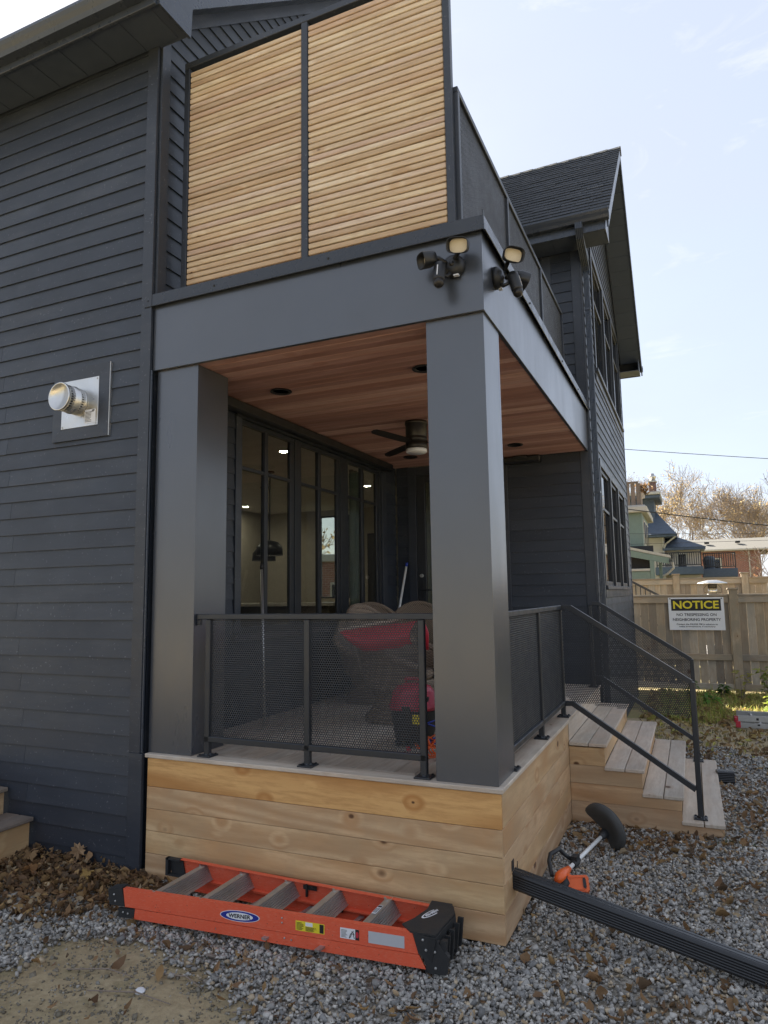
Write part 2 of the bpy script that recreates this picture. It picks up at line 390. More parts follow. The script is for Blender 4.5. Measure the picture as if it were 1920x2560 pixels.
def clap_mesh(length, h, mat, cl=0., cr_=0.):
    key = ('clap', round(length, 3), round(h, 4), round(cl, 3), round(cr_, 3), mat.name)
    if key in CACHE: return CACHE[key]
    l = length/2; t = h+.022
    prof = [(-.019, 0), (0, 0), (0, t), (-.006, t), (-.019, .004)]
    vs = []
    for sgn in (-1, 1):
        for y, z in prof:
            cut = (cl if sgn < 0 else cr_)*z/h
            vs.append((sgn*(l-cut), y, z))
    n = 5
    fs = [list(range(n)), list(range(n, 2*n))[::-1]]+[(i, n+i, n+(i+1) % n, (i+1) % n) for i in range(n)]
    me = bpy.data.meshes.new('siding_board'); me.from_pydata(vs, [], fs); me.materials.append(mat); me.update(); CACHE[key] = me
    return me
def rows(parent, facing, pos, a0, a1, z0, z1, phase, holes=(), mat=None, cut=None, joints=0, name='siding_board'):
    mat = mat or SIDING
    k = math.floor((z0-phase)/PITCH); z = phase+k*PITCH
    i = 0
    while z < z1-.01:
        zb = max(z, z0); zt = min(z+PITCH, z1); h = zt-zb; zc = (zb+zt)/2
        A0, A1, cl, cr_ = a0, a1, 0, 0
        if cut: A0, A1, cl, cr_ = cut(zb, zt, a0, a1)
        segs = [(A0, A1)]
        for (h0, h1, hz0, hz1) in holes:
            if hz0 < zc < hz1:
                ns = []
                for s0, s1 in segs:
                    if h0 > s0+.02: ns.append((s0, min(s1, h0)))
                    if h1 < s1-.02: ns.append((max(s0, h1), s1))
                segs = [q for q in ns if q[1]-q[0] > .02]
        if joints:
            s2 = []
            for s0, s1 in segs:
                j = s1-(.9+((i*1.37) % 2.7)) if s1-s0 > 3.7 else None
                if j: s2 += [(s0, j-.0012), (j+.0012, s1)]
                else: s2.append((s0, s1))
            segs = s2
        for s0, s1 in segs:
            if s1-s0 < .015: continue
            me = clap_mesh(s1-s0, h, mat, cl if s0 == A0 else 0, cr_ if s1 == A1 else 0); o = bpy.data.objects.new(name, me)
            if facing == '-y': put(o, ((s0+s1)/2, pos, zb), parent)
            else: put(o, (pos, (s0+s1)/2, zb), parent, (0, 0, pi/2))
        z += PITCH; i += 1
# perforated sheet: real staggered holes, clipped to a convex polygon in the (u, z) plane
SHEETS = {}
def perforated(name, parent, axis, pos, poly, p=.016, r=.0062, thick=.0015, walls=True, mat=None):
    us = [q[0] for q in poly]; zs = [q[1] for q in poly]; u0, u1, z0, z1 = min(us), max(us), min(zs), max(zs)
    rp = p*sqrt(3)/2; nr = int((z1-z0)/rp)+2; nc = int((u1-u0)/p)+2
    jj, ii = np.meshgrid(np.arange(nr), np.arange(nc), indexing='ij')
    cu = u0+ii*p+(jj % 2)*p/2; cz = z0+jj*rp
    cu = cu.ravel(); cz = cz.ravel(); ok = np.ones(len(cu), bool); n = len(poly)
    for i in range(n):
        (ax, az), (bx_, bz) = poly[i], poly[(i+1) % n]
        ok &= ((bx_-ax)*(cz-az)-(bz-az)*(cu-ax)) >= -1e-6
    cu = cu[ok]; cz = cz[ok]; N = len(cu)
    an = np.radians(30+60*np.arange(6)); Ro = p/sqrt(3)
    ca, sa = np.cos(an), np.sin(an)
    layers = [(Ro, 0.), (r, 0.)]+([(r, thick)] if walls else [])
    nl = len(layers); V = np.zeros((N, nl*6, 3))
    for l, (rad, dz) in enumerate(layers):
        V[:, l*6:l*6+6, 0] = cu[:, None]+rad*ca; V[:, l*6:l*6+6, 2] = cz[:, None]+rad*sa; V[:, l*6:l*6+6, 1] = dz
    fs = []
    for l in range(nl-1):
        for k in range(6): fs.append((l*6+k, l*6+(k+1) % 6, (l+1)*6+(k+1) % 6, (l+1)*6+k))
    Fq = (np.array(fs)[None]+(np.arange(N)*nl*6)[:, None, None]).reshape(-1, 4)
    c = np.array([(u0+u1)/2, 0, (z0+z1)/2]); V = V.reshape(-1, 3)-c
    if axis == 'x': V = V[:, [1, 0, 2]]*np.array([-1, 1, 1]); Fq = Fq
    me = bpy.data.meshes.new(name); me.vertices.add(len(V)); me.vertices.foreach_set('co', V.ravel()); me.loops.add(Fq.size); me.loops.foreach_set('vertex_index', Fq.ravel().astype(np.int32))
    me.polygons.add(len(Fq)); me.polygons.foreach_set('loop_start', np.arange(0, Fq.size, 4, dtype=np.int32)); me.update(calc_edges=True)
    me.materials.append(mat or METAL)
    o = bpy.data.objects.new(name, me)
    return put(o, (c[0], pos, c[2]) if axis == 'y' else (pos, c[0], c[2]), parent)
def cloud_mesh(name, V, Fc, mat, colors=None, kind='stuff', label=None, cat=None, parent=None, center=(0, 0, 0)):
    """big numpy mesh: V (n,3), Fc (m,k) faces, colors per vertex"""
    k = Fc.shape[1]; me = bpy.data.meshes.new(name); V = V-np.array(center)
    me.vertices.add(len(V)); me.vertices.foreach_set('co', V.ravel()); me.loops.add(Fc.size); me.loops.foreach_set('vertex_index', Fc.ravel().astype(np.int32))
    me.polygons.add(len(Fc)); me.polygons.foreach_set('loop_start', np.arange(0, Fc.size, k, dtype=np.int32)); me.update(calc_edges=True)
    if colors is not None:
        a = me.color_attributes.new('col', 'FLOAT_COLOR', 'POINT'); a.data.foreach_set('color', np.c_[colors, np.ones(len(colors))].ravel())
    me.materials.append(mat)
    o = put(bpy.data.objects.new(name, me), center, parent)
    return tag(o, label, cat, None, kind)
def text_mesh(txt, size, bold=0., extrude=.0006, spacing=1., align='CENTER'):
    cu = bpy.data.curves.new('lettering', 'FONT'); cu.body = txt; cu.size = size; cu.align_x = align; cu.align_y = 'CENTER'; cu.extrude = extrude; cu.offset = bold; cu.space_character = spacing; cu.resolution_u = 3
    o = bpy.data.objects.new('tmp', cu); COL.objects.link(o); bpy.context.view_layer.update()
    me = bpy.data.meshes.new_from_object(o.evaluated_get(bpy.context.evaluated_depsgraph_get())); bpy.data.objects.remove(o); bpy.data.curves.remove(cu)
    return me
def text(name, parent, txt, size, mat, loc, ux, uz, width=None, height=None, **k):
    """ux: direction of reading, uz: up; width fits the line"""
    me = text_mesh(txt, size, **k); me.materials.clear(); me.materials.append(mat)
    co = np.array([v.co for v in me.vertices]); 
    sx = width/(co[:, 0].max()-co[:, 0].min()) if width else 1; sz = height/(co[:, 1].max()-co[:, 1].min()) if height else sx
    mid = (co.max(0)+co.min(0))/2
    ux = Vector(ux).normalized(); uz = Vector(uz).normalized(); un = ux.cross(uz)
    for v in me.vertices:
        q = v.co-Vector(mid); v.co = ux*q.x*sx+uz*q.y*sz+un*q.z
    o = bpy.data.objects.new(name, me); return put(o, loc, parent)

# ================================================================ THE HOUSE
XH = -2.49; D = 4.51; E2 = 9.71; ZD = .80; ZB = 3.49; ZC = 4.06
house = thing('house', 'charcoal two-storey house with lap siding, gabled rear wing and porch windows', 'house', (XH, 0, 0))
# ---- main block, front wall
rows(house, '-y', -.001, -6.4, -2.585, -.02, 6.07, 1.298, joints=1)
bx('corner_trim', house, TRIM, -2.587, XH, -.028, .0, .80, 6.07, .002)
bx('corner_trim', house, TRIM, -2.587, XH+.02, -.027, .0, -.05, .798, .002)
bx('corner_trim', house, TRIM, XH, XH+.022, .0005, .092, 4.06, 6.3, .002)
bx('edge_strip', house, GUTTER, XH+.0005, XH+.012, -.02, -.006, ZD+.002, ZB, .001)
# ---- main block, side gable wall above the balcony
def gcut(zb, zt, a0, a1):
    f = lambda z: max(a0, (z-6.31)/.918)
    return f(zb), a1, f(zt)-f(zb), 0
rows(house, '+x', XH+.001, .092, 4.5, 4.04, 9.6, 1.298, cut=gcut)
# frieze, rake soffit, rake fascia, eave box
sl = .918; zs = lambda y: 6.31+sl*y
b = B(); b.prism([(XH+.02, 0, zs(0)), (XH+.02, 3.6, zs(3.6)), (XH+.02, 3.6, zs(3.6)-.125), (XH+.02, 0, zs(0)-.125)], (0, 0, 0), (.022, 0, 0)); b.make('frieze_board', TRIM, house)
for i in range(17):
    y0, y1 = -.02+i*.22, -.02+(i+1)*.22-.004
    b = B(); b.prism([(XH, y0, zs(y0)), (XH, y1, zs(y1)), (XH, y1, zs(y1)+.012), (XH, y0, zs(y0)+.012)], (0, 0, 0), (.27, 0, 0)); b.make('soffit_panel', SOFFIT, house)
b = B(); b.prism([(-2.22, -.34, 6.05), (-2.22, .0, 6.05), (-2.22, .012, zs(0)-.012), (-2.22, 3.7, zs(3.7)-.012), (-2.22, 3.7, zs(3.7)+.2), (-2.22, -.34, 6.2)], (0, 0, 0), (.022, 0, 0)); b.make('rake_fascia', GUTTER, house)
bx('eave_soffit', house, SOFFIT, -20.2, -2.222, -.338, -.0205, 6.07, 6.085, 0)
for i in range(10): bx('soffit_panel', house, SOFFIT, -2.30-i*.305-.295, -2.30-i*.305, -.33, -.03, 6.0655, 6.0695, .001)
bx('eave_soffit', house, SOFFIT, XH+.001, -2.222, -.02, .0, 6.07, 6.29, 0)
bx('eave_fascia', house, GUTTER, -20.2, -2.222, -.362, -.339, 6.045, 6.19, .003)
def gutter(name, x0, x1, y, z, par, sgn=-1):
    prof = [(0, .105), (0, 0), (.07, 0), (.085, .03), (.105, .06), (.118, .085), (.118, .108), (.105, .108), (.105, .098), (.112, .09), (.1, .065), (.078, .034), (.066, .006), (.006, .006), (.006, .105)]
    b = B(); b.prism([(x0, y+sgn*p, z+q) for p, q in prof], (0, 0, 0), (x1-x0, 0, 0)); return b.make(name, GUTTER, par)
gutter('gutter', -20.3, -2.21, -.363, 6.10, house)
b = B(); b.prism([(-20.3, -.40, zs(-.34)+.195), (-20.3, 5, zs(5)+.2), (-20.3, 10.4, zs(-.34)+.2), (-20.3, 10.4, zs(-.34)+.3), (-20.3, 5, zs(5)+.25), (-20.3, -.42, zs(-.34)+.235)], (0, 0, 0), (18.11, 0, 0)); b.make('roof', SHINGLE, house)  # house lengthened out of view to the left to shade the foreground
# rear wall leaves an opening for the kitchen window
b2 = B(); 
b2.box(-20, -6.5, 9.6, 9.7, 0, 6.2); b2.box(-20, -6.401, -.018, .02, 0, 6.2); b2.box(-5.45, XH-.01, 9.6, 9.7, 0, 6.2); b2.box(-6.5, -5.45, 9.6, 9.7, 0, 1.79); b2.box(-6.5, -5.45, 9.6, 9.7, 3.6, 6.2)
b2.box(-20.0, -19.9, 0.02, 9.6, 0, 6.2); b2.prism([(-20, .02, 6.2), (-20, 10, 6.2), (-20, 5, 10.8)], (0, 0, 0), (.1, 0, 0)); b2.prism([(XH-.12, 4.6, 6.2), (XH-.12, 10, 6.2), (XH-.12, 5, 10.8)], (0, 0, 0), (.1, 0, 0))
b2.box(-7.9, XH-.01, .03, .1, 0, 6.2)
b2.make('wall', SIDING, house)
# ---- wall under the porch, facing +x: siding below and beside the windows
WIN = [(1.08, 1.98), (2.10, 2.95), (3.13, 3.99)]
rows(house, '+x', XH+.001, .38, D-.025, ZD-.1, 1.46, 1.298)
rows(house, '+x', XH+.001, .38, .985, 1.46, ZB+.05, 1.298)
rows(house, '+x', XH+.001, 4.17, D-.025, 1.46, ZB+.05, 1.298)
bx('window_trim', house, TRIM, XH-.05, XH+.03, .985, 1.07, 1.54, 3.47, .002)
bx('window_trim', house, TRIM, XH-.05, XH+.03, 4.03, 4.155, 1.54, 3.47, .002)
bx('window_head', house, METAL, XH-.05, XH+.04, .985, 4.155, 3.385, 3.488, .002)
bx('window_sill', house, ALU, XH-.05, XH+.06, .96, 4.18, 1.475, 1.53, .004)
for y0, y1 in WIN:
    wdw = bx('porch_window', house, METAL, XH-.05, XH+.005, y1+.0, y1+(.118 if y1 < 2.9 else .18) if y1 < 3.9 else y1+.038, 1.53, 3.385, .002)
    bx('window_frame', wdw, METAL, XH-.045, XH-.0, y0+.001, y1-.001, 1.531, 1.59, .003)
    bx('window_frame', wdw, METAL, XH-.045, XH-.0, y0+.001, y1-.001, 3.345, 3.384, .003)
    ym = (y0+y1)/2-.045
    bx('window_frame', wdw, METAL, XH-.040, XH-.004, y1-.075, y1-.001, 1.592, 3.344, .003)
    bx('muntin', wdw, METAL, XH-.040, XH+.002, ym-.028, ym+.028, 1.592, 3.344, .003)
    bx('muntin', wdw, METAL, XH-.038, XH+.0, y0+.001, ym-.03, 2.945, 2.975, .003); bx('muntin', wdw, METAL, XH-.038, XH+.0, ym+.03, y1-.077, 2.945, 2.975, .003)
    for a, c in ((y0, ym-.02), (ym+.02, y1-.07)):
        for z0, z1 in ((1.585, 2.95), (2.97, 3.35)): bx('pane', wdw, GLASS, XH-.022, XH-.018, a, c, z0, z1, 0)
# ---- room behind the porch windows
b = B(); b.box(-7.85, XH-.13, .11, 9.58, .72, .795); b.make('interior_floor', FLOORIN, house)
b = B(); b.box(-7.85, XH-.06, .11, 9.58, 3.72, 3.8); b.make('interior_ceiling', CEILIN, house)
b = B(); b.box(-7.88, -7.85, .12, 9.57, .8, 3.72); b.box(-7.85, -6.5, 9.55, 9.59, .8, 3.72); b.box(-5.45, -2.6, 9.55, 9.59, .8, 3.72); b.box(-6.5, -5.45, 9.55, 9.59, .8, 1.79); b.box(-6.5, -5.45, 9.55, 9.59, 3.6, 3.72)
b.box(-7.85, -2.6, .11, .14, .8, 3.72); b.box(-2.63, -2.56, 4.6, 9.55, .8, 3.72); b.make('interior_wall', WALLIN, house)
wdw = bx('kitchen_window', house, METAL, -6.53, -6.46, 9.56, 9.68, 1.76, 3.63, .002)
for a in ((-5.49, -5.42, 1.76, 3.63), (-6.46, -5.49, 1.76, 1.82), (-6.46, -5.49, 3.57, 3.63), (-6.0, -5.96, 1.82, 3.57)): bx('window_frame', wdw, METAL, a[0], a[1], 9.57, 9.67, a[2], a[3], .002)
bx('pane', wdw, GLASS, -6.46, -5.49, 9.61, 9.615, 1.82, 3.57, 0)
k = thing('kitchen_island', 'pale stone topped kitchen counter with dark cabinets seen through the porch windows', 'counter', (-5.2, 6.0, .8))
bx('countertop', k, COUNTER, -6.4, -4.0, 5.6, 6.4, 1.69, 1.74, .004); bx('cabinet', k, CABIN, -6.3, -4.1, 5.65, 6.35, .81, 1.688, .004)
k = thing('kitchen_cabinet', 'dark wall of kitchen cabinets at the back of the room behind the windows', 'cabinet', (-4.6, 9.3, .8))
bx('cabinet_side', k, CABIN, -5.0, -3.4, 8.95, 9.54, .81, 3.1, .004); bx('cabinet_door', k, CABIN, -4.99, -4.22, 8.925, 8.948, .85, 3.05, .004); bx('cabinet_door', k, CABIN, -4.20, -3.41, 8.925, 8.948, .85, 3.05, .004)
def pendant(x, y, label):
    t = thing('pendant_lamp', label, 'lamp', (x, y, 3.72), 'pendant lamps over the kitchen island')
    b = B(); b.lathe([(.07, -.0), (.07, -.02), (.012, -.022), (.008, -1.05)], (x, y, 3.719), n=12); b.make('cord', BLACK, t)
    b = B(); b.lathe([(.02, -1.04), (.13, -1.07), (.19, -1.14), (.2, -1.27), (.185, -1.26), (.17, -1.15)], (x, y, 3.719), n=20); s = b.make('lamp_shade', BLACK, t, True)
    b = B(); b.lathe([(.0, -1.16), (.05, -1.18), (.06, -1.22), (.0, -1.26)], (x, y, 3.719), n=12); b.make('bulb', LAMP2, t, True)
pendant(-4.7, 4.9, 'black dome pendant lamp behind the window nearest the house front')
pendant(-5.6, 6.1, 'black dome pendant lamp deeper in the room behind the middle window')
for x, y, l in ((-3.73, 3.75, 'lit ceiling downlight inside the room close behind the first window'), (-5.4, 2.2, 'added ceiling downlight brightening the room from the middle of the ceiling'), (-7.4, 8.1, 'lit ceiling downlight inside the room near the back cabinets'), (-6.4, 5.2, 'added ceiling downlight brightening the room over the kitchen counter'), (-3.99, 6.84, 'lit ceiling downlight inside the room behind the third window')):  # mid-ceiling and counter ones are unseen, added to brighten the room
    t = thing('interior_downlight', l, 'light', (x, y, 3.72), 'downlights in the room')
    b = B(); b.lathe([(.06, 0), (.085, -.003), (.085, -.008), (.06, -.01)], (x, y, 3.7195), n=20, cap=False); b.make('trim_ring', WHITE, t)
    b = B(); b.lathe([(.0, -.004), (.06, -.004), (.06, -.001), (0, -.001)], (x, y, 3.7195), n=20); b.make('diffuser', LAMP, t)
t = thing('curtain', 'grey green curtain hanging inside beside the last porch window', 'curtain', (-2.75, 4.1, .8))
b = B(); b.grid([[(-2.78+.03*sin(i*1.4), 3.78+i*.022, z) for z in (.82, 3.4)] for i in range(16)]); b.grid([[(-2.80+.03*sin(i*1.4), 3.78+i*.022, z) for z in (.82, 3.4)] for i in range(16)]); b.make('cloth', SEAGREEN, t)

# ---- rear wing, front wall (facing the camera)
DOOR = (-2.18, -1.05)
rows(house, '-y', D-.001, -.98, -.098, ZD-.1, ZB+.05, 1.278)
rows(house, '-y', D-.001, XH+.03, -2.30, ZD-.1, ZB+.05, 1.278)
bx('corner_trim', house, TRIM, -.10, .0, D-.026, D, -.05, 6.0, .002)
bx('corner_trim', house, TRIM, .0005, .022, D-.026, D+.075, -.05, 6.0, .002)
bx('door_trim', house, TRIM, -2.30, -2.19, D-.03, D+.04, ZD, ZB, .002); bx('door_trim', house, TRIM, -1.05, -.98, D-.03, D+.04, ZD, ZB, .002)
bx('door_trim', house, TRIM, -2.189, -1.051, D-.028, D+.04, 3.38, ZB, .002)
dr = bx('porch_door', house, METAL, -2.185, -2.07, D-.012, D+.035, ZD+.02, 3.375, .003)
bx('door_rail', dr, METAL, -2.069, -1.17, D-.012, D+.035, ZD+.02, 1.02, .003); bx('door_rail', dr, METAL, -2.069, -1.17, D-.012, D+.035, 3.29, 3.375, .003); bx('door_stile', dr, METAL, -1.169, -1.055, D-.012, D+.035, ZD+.02, 3.375, .003)
bx('pane', dr, GLASS, -2.068, -1.171, D+.008, D+.013, 1.021, 3.289, 0)
b = B(); b.box(-2.145, -2.105, D-.024, D-.013, 1.80, 2.02); b.tube([(-2.125, D-.02, 1.90), (-2.125, D-.07, 1.90), (-1.99, D-.07, 1.90)], .009); b.make('handle', BLACK, dr)
b = B(); b.lathe([(.024, 0), (.024, .02), (.016, .022)], (-2.125, D-.024, 2.08), (0, -1, 0)); b.make('lock', STEEL, dr)
b = B(); b.box(XH-.01, -.02, D+.6, D+.62, .0, 3.6); b.box(XH, -.02, D+.04, D+.61, 3.5, 3.56); b.make('interior_wall', WALLIN, house)
# upper floor above the balcony
rows(house, '-y', D-.001, -.345, -.098, 4.0, 5.98, 1.278)
bx('door_trim', house, TRIM, -.455, -.345, D-.03, D, 4.0, 5.98, .002)
ud = bx('balcony_door', house, METAL, -.56, -.457, D-.015, D+.03, 4.0, 5.9, .003); bx('pane', ud, GLASSD, -1.4, -.561, D-.0, D+.005, 4.1, 5.9, 0)
bx('door_stile', ud, METAL, -1.5, -1.401, D-.015, D+.03, 4.0, 5.9, .003)
b = B(); b.box(XH-.1, -1.5, D, D+.05, 3.6, 6.1); b.box(-1.5, -.456, D+.3, D+.32, 3.6, 6.1); b.box(-1.5, -.456, D, D+.05, 5.9, 6.1); b.make('wall', SIDING, house)
# ---- rear wing, side wall (facing +x) with its windows
UW = (5.58, 9.26, 4.80, 6.42); LW = (5.40, 8.82, 1.92, 3.46)
RP = (7.11, 8.868, .889)
def wcut(zb, zt, a0, a1):
    def lo(z): return max(a0, RP[0]-(RP[1]-.19-z)/RP[2])
    def hi(z): return min(a1, RP[0]+(RP[1]-.19-z)/RP[2])
    return lo(zb), hi(zb), lo(zt)-lo(zb), hi(zb)-hi(zt)
rows(house, '+x', .001, D+.076, E2-.06, .0, 8.62, 1.278, holes=((UW[0]-.1, UW[1]+.1, UW[2]-.12, UW[3]+.1), (LW[0]-.1, LW[1]+.1, LW[2]-.16, LW[3]+.1)), cut=wcut)
bx('corner_trim', house, TRIM, .0005, .024, E2-.058, E2, -.05, 6.0, .002)
b = B(); b.box(-.1, -.05, E2-.2, E2, 0, 6.1); b.box(-6, -.05, E2-.05, E2, 0, 6.1); b.make('wall', SIDING, house)
for wi, (y0, y1, z0, z1) in enumerate((UW, LW)):
    wdw = bx('side_window', house, METAL, -.04, .034, y0-.09, y0, z0, z1+.0, .003)
    bx('window_frame', wdw, METAL, -.04, .034, y1, y1+.09, z0, z1, .003); bx('window_frame', wdw, METAL, -.04, .036, y0-.09, y1+.09, z1+.001, z1+.09, .003)
    bx('window_sill', wdw, TRIM, -.04, .06, y0-.11, y1+.11, z0-.05, z0-.001, .003); bx('window_apron', wdw, TRIM, .001, .03, y0-.09, y1+.09, z0-.15, z0-.051, .003)
    n = 3; st = (y1-y0)/n
    for i in range(n):
        a, c = y0+i*st, y0+(i+1)*st
        if i: bx('mullion', wdw, METAL, -.04, .040, a-.05, a+.05, z0, z1, .003)
        a += .051 if i else .001; c -= .051 if i < n-1 else .001
        bx('sash', wdw, METAL, -.03, .012, a, a+.05, z0+.001, z1-.001, .003); bx('sash', wdw, METAL, -.03, .012, c-.05, c, z0+.001, z1-.001, .003)
        zz = z0+.66*(z1-z0)
        for q0, q1 in ((z0+.001, z0+.06), (zz-.02, zz+.02), (z1-.05, z1-.001)): bx('sash', wdw, METAL, -.028, .010, a+.051, c-.051, q0, q1, .003)
        bx('pane', wdw, GLASSD, -.014, -.010, a+.05, c-.05, z0+.06, z1-.05, 0)
        b = B(); b.box(-.06, -.055, a, c, z0, z1); b.make('blind', CABIN, wdw)  # dark sheet in place of the unlit room behind the pane
# ---- wing roof
XR = .40
def rz(y): return RP[1]-RP[2]*abs(y-RP[0])
b = B(); b.prism([(-5, 4.09, rz(4.09)-.02), (-5, RP[0], RP[1]-.02), (-5, 10.13, rz(10.13)-.02), (-5, 10.13, rz(10.13)-.10), (-5, RP[0], RP[1]-.11), (-5, 4.09, rz(4.09)-.10)], (0, 0, 0), (5+XR-.023, 0, 0)); b.make('roof', SHINGLE, house)
# shingle tabs on the slope the photo shows
na = 26; Ls = hypot(RP[0]-4.06, RP[1]-rz(4.06)); dy_, dz_ = (RP[0]-4.06)/Ls, (RP[1]-rz(4.06))/Ls
nrm = Vector((0, -dz_, dy_)); ups = Vector((0, dy_, dz_)); cs = Ls/na
st = 0
for i in range(na):
    x = XR+.01; first = True
    mat = SHINGLE
    while x > -1.75:
        wd = random.choice((.22, .28, .33, .36)) if not first else random.uniform(.1, .33); first = False
        x0 = max(x-wd, -2.0)
        c = Vector(((x+x0)/2, 4.06, rz(4.06)))+ups*(i*cs+cs*.6)+nrm*(.004+random.uniform(0, .005))
        key = ('sh', round(wd, 2)); 
        l = wd/2-.0025
        bb = B(); bb.obox((0, 0, 0), (l, 0, 0), ups*(cs*.62), nrm*.004)
        # the lower edge rides up on the course below
        bb.v = [tuple(Vector(v)+nrm*(.009 if Vector(v).dot(ups) < 0 else -.002)) for v in bb.v]
        if st < 300:
            o = bb.make('shingle', SHINGLE, house); put_loc = c; o.location = c-WL['house']; WL[o.name] = c
        st += 1
        x = x0
for i in range(11):
    x1 = XR+.015-i*.2
    for sg in (-1, 1):
        b = B(); q = Vector((0, sg*dy_, -dz_)); nn = Vector((0, sg*dz_, dy_)); p0 = Vector((0, RP[0], RP[1]+.016+(i % 2)*.004))
        b.prism([p0+Vector((x1, 0, 0)), p0+q*.15+Vector((x1, 0, 0)), p0+q*.15+Vector((x1-.235, 0, -.008)), p0+Vector((x1-.235, 0, -.008))], (0, 0, 0), nn*.007); b.make('ridge_shingle', SHINGLE2, house)
# rake: fascia, soffit panels
for sg in (-1, 1):
    ye = RP[0]+sg*3.02
    f = lambda y, d: (XR-.022, y, rz(y)-d)
    b = B(); b.prism([f(ye, .0), f(RP[0], .0), f(RP[0], .19), f(ye, .19)], (0, 0, 0), (.022, 0, 0)); b.make('rake_fascia', GUTTER, house)
    for i in range(14):
        a = RP[0]+sg*i*.2; c = RP[0]+sg*((i+1)*.2-.005)
        b = B(); b.prism([(.024, a, rz(a)-.175), (.024, c, rz(c)-.175), (.024, c, rz(c)-.16), (.024, a, rz(a)-.16)], (0, 0, 0), (XR-.048, 0, 0)); b.make('soffit_panel', SOFFIT, house)
    b = B(); b.prism([(.025, RP[0], RP[1]-.176), (.025, RP[0]+sg*2.6, rz(RP[0]+2.6)-.176), (.025, RP[0]+sg*2.6, rz(RP[0]+2.6)-.29), (.025, RP[0], RP[1]-.29)], (0, 0, 0), (.012, 0, 0)); b.make('frieze_board', TRIM, house)
# eave boxes, fascias and gutters
for (ya, yb, yf) in ((4.115, D-.028, 4.09), (E2+.002, 10.09, 10.115)):
    bx('eave_soffit', house, SOFFIT, -4.6, .345, ya, yb, 5.99, 6.0, 0)
    bx('eave_end', house, GUTTER, .346, .362, ya, yb, 5.985, 6.2+(.0), .002)
    y0, y1 = min(yf, ya), max(yf, ya)
    bx('eave_fascia', house, GUTTER, -4.6, .36, 4.092 if ya < 5 else 10.091, 4.114 if ya < 5 else 10.113, 5.98, 6.17, .002)
gutter('gutter', -4.6, XR+.01, 4.091, 6.08, house, -1); gutter('gutter', -4.6, XR+.01, 10.114, 6.08, house, 1)
for i in range(6): bx('soffit_panel', house, SOFFIT, .34-i*.3-.295, .34-i*.3, 4.12, D-.03, 5.986, 5.9895, .001)

# ---- downspout on the corner of the wing
ds = thing('downspout', 'dark ribbed downspout running down the front corner of the rear wing', 'downspout', (.06, D+.1, 0))
def ribbed(w, h, n=4):
    pts = []
    def side(p0, p1, m, nx, ny):
        for i in range(m*2):
            t = i/(m*2); off = .004 if i % 2 else 0
            pts.append((p0[0]+(p1[0]-p0[0])*t-nx*off, p0[1]+(p1[1]-p0[1])*t-ny*off))
    side((-w/2, -h/2), (w/2, -h/2), n, 0, -1); side((w/2, -h/2), (w/2, h/2), n, 1, 0); side((w/2, h/2), (-w/2, h/2), n, 0, 1); side((-w/2, h/2), (-w/2, -h/2), n, -1, 0)
    return pts
def sweep(bld, prof, pts, ups):
    P = []
    for i, p in enumerate(pts):
        p = Vector(p); d = (Vector(pts[min(i+1, len(pts)-1)])-Vector(pts[max(i-1, 0)])).normalized(); u = Vector(ups); x = d.cross(u).normalized(); y = x.cross(d)
        ring = [p+x*a+y*c for a, c in prof]; P.append(ring+[ring[0]])
    bld.grid(P)
    o = len(bld.v); n = len(prof); bld.add(P[0][:-1], [list(range(n))]); bld.add(P[-1][:-1], [list(range(n))[::-1]])
b = B(); sweep(b, ribbed(.062, .082), [(.062, D+.11, 5.72), (.062, D+.11, .05)], (0, 1, 0)); b.make('pipe', GUTTER, ds)
b = B(); sweep(b, ribbed(.062, .082), [(.075, 4.035, 6.085), (.075, 4.035, 6.03), (.070, 4.12, 5.96), (.064, D+.05, 5.82), (.062, D+.108, 5.77), (.062, D+.108, 5.715)], (1, 0, 0)); b.make('elbow', GUTTER, ds)
for z in (1.2, 3.0, 5.25): bx('strap', ds, GUTTER, .028, .098, D+.064, D+.156, z, z+.025, .002)

# ================================================================ THE PORCH: beams, columns, ceiling
porch = thing('porch', 'charcoal clad porch beams on two square columns with cedar plank ceiling', 'porch', (-1.2, 2.2, ZB))
bx('front_beam', porch, ALU, XH+.002, -.003, .0, .027, ZB, 4.0, .002)
bx('side_beam', porch, ALU, -.03, -.0035, .0275, D-.028, ZB, 4.0, .002)
bx('beam_core', porch, SOFFIT, -2.44, -.031, .0285, D-.03, ZB+.04, 3.95, 0)
bx('column', porch, ALU, -.376, -.016, .028, .383, ZD+.001, ZB+.0, .002); bx('column', porch, ALU, -2.465, -2.098, .028, .377, ZD+.001, ZB, .002)
y = .029; i = 0
while y < D-.04:
    y1 = min(y+.0885, D-.032); bx('ceiling_plank', porch, SOFFITW, XH+.012, -.032, y, y1-.0035, ZB+.004+random.uniform(0, .0015), ZB+.022, .002); y = y1
# cap flashing
def cap(name, p0, p1, outv, mat=CAPM):
    """bent sheet-metal cap between p0 and p1 with a front lip on the outv side"""
    p0, p1, o = Vector(p0), Vector(p1), Vector(outv); b = B()
    prof = [(0, 0), (0, -.082), (.012, -.092), (.014, -.089), (.004, -.08), (.004, .004), (-.33, .018), (-.33, .012)]
    b.prism([p0+o*a+Vector((0, 0, z)) for a, z in prof], (0, 0, 0), p1-p0); return b.make(name, mat, porch)
c1 = cap('cap_flashing', (-2.552, -.020, ZC), (.014, -.020, ZC), (0, -1, 0)); c2 = cap('cap_flashing', (.015, -.016, ZC), (.015, D-.03, ZC), (1, 0, 0))
b = B(); b.prism([(.016, -.026, ZC-.09), (.022, -.026, ZC-.09), (.02, -.03, ZC+.03), (.012, -.03, ZC+.035)], (0, 0, 0), (-.004, .03, 0)); b.make('cap_corner_fold', CAPM, c1)
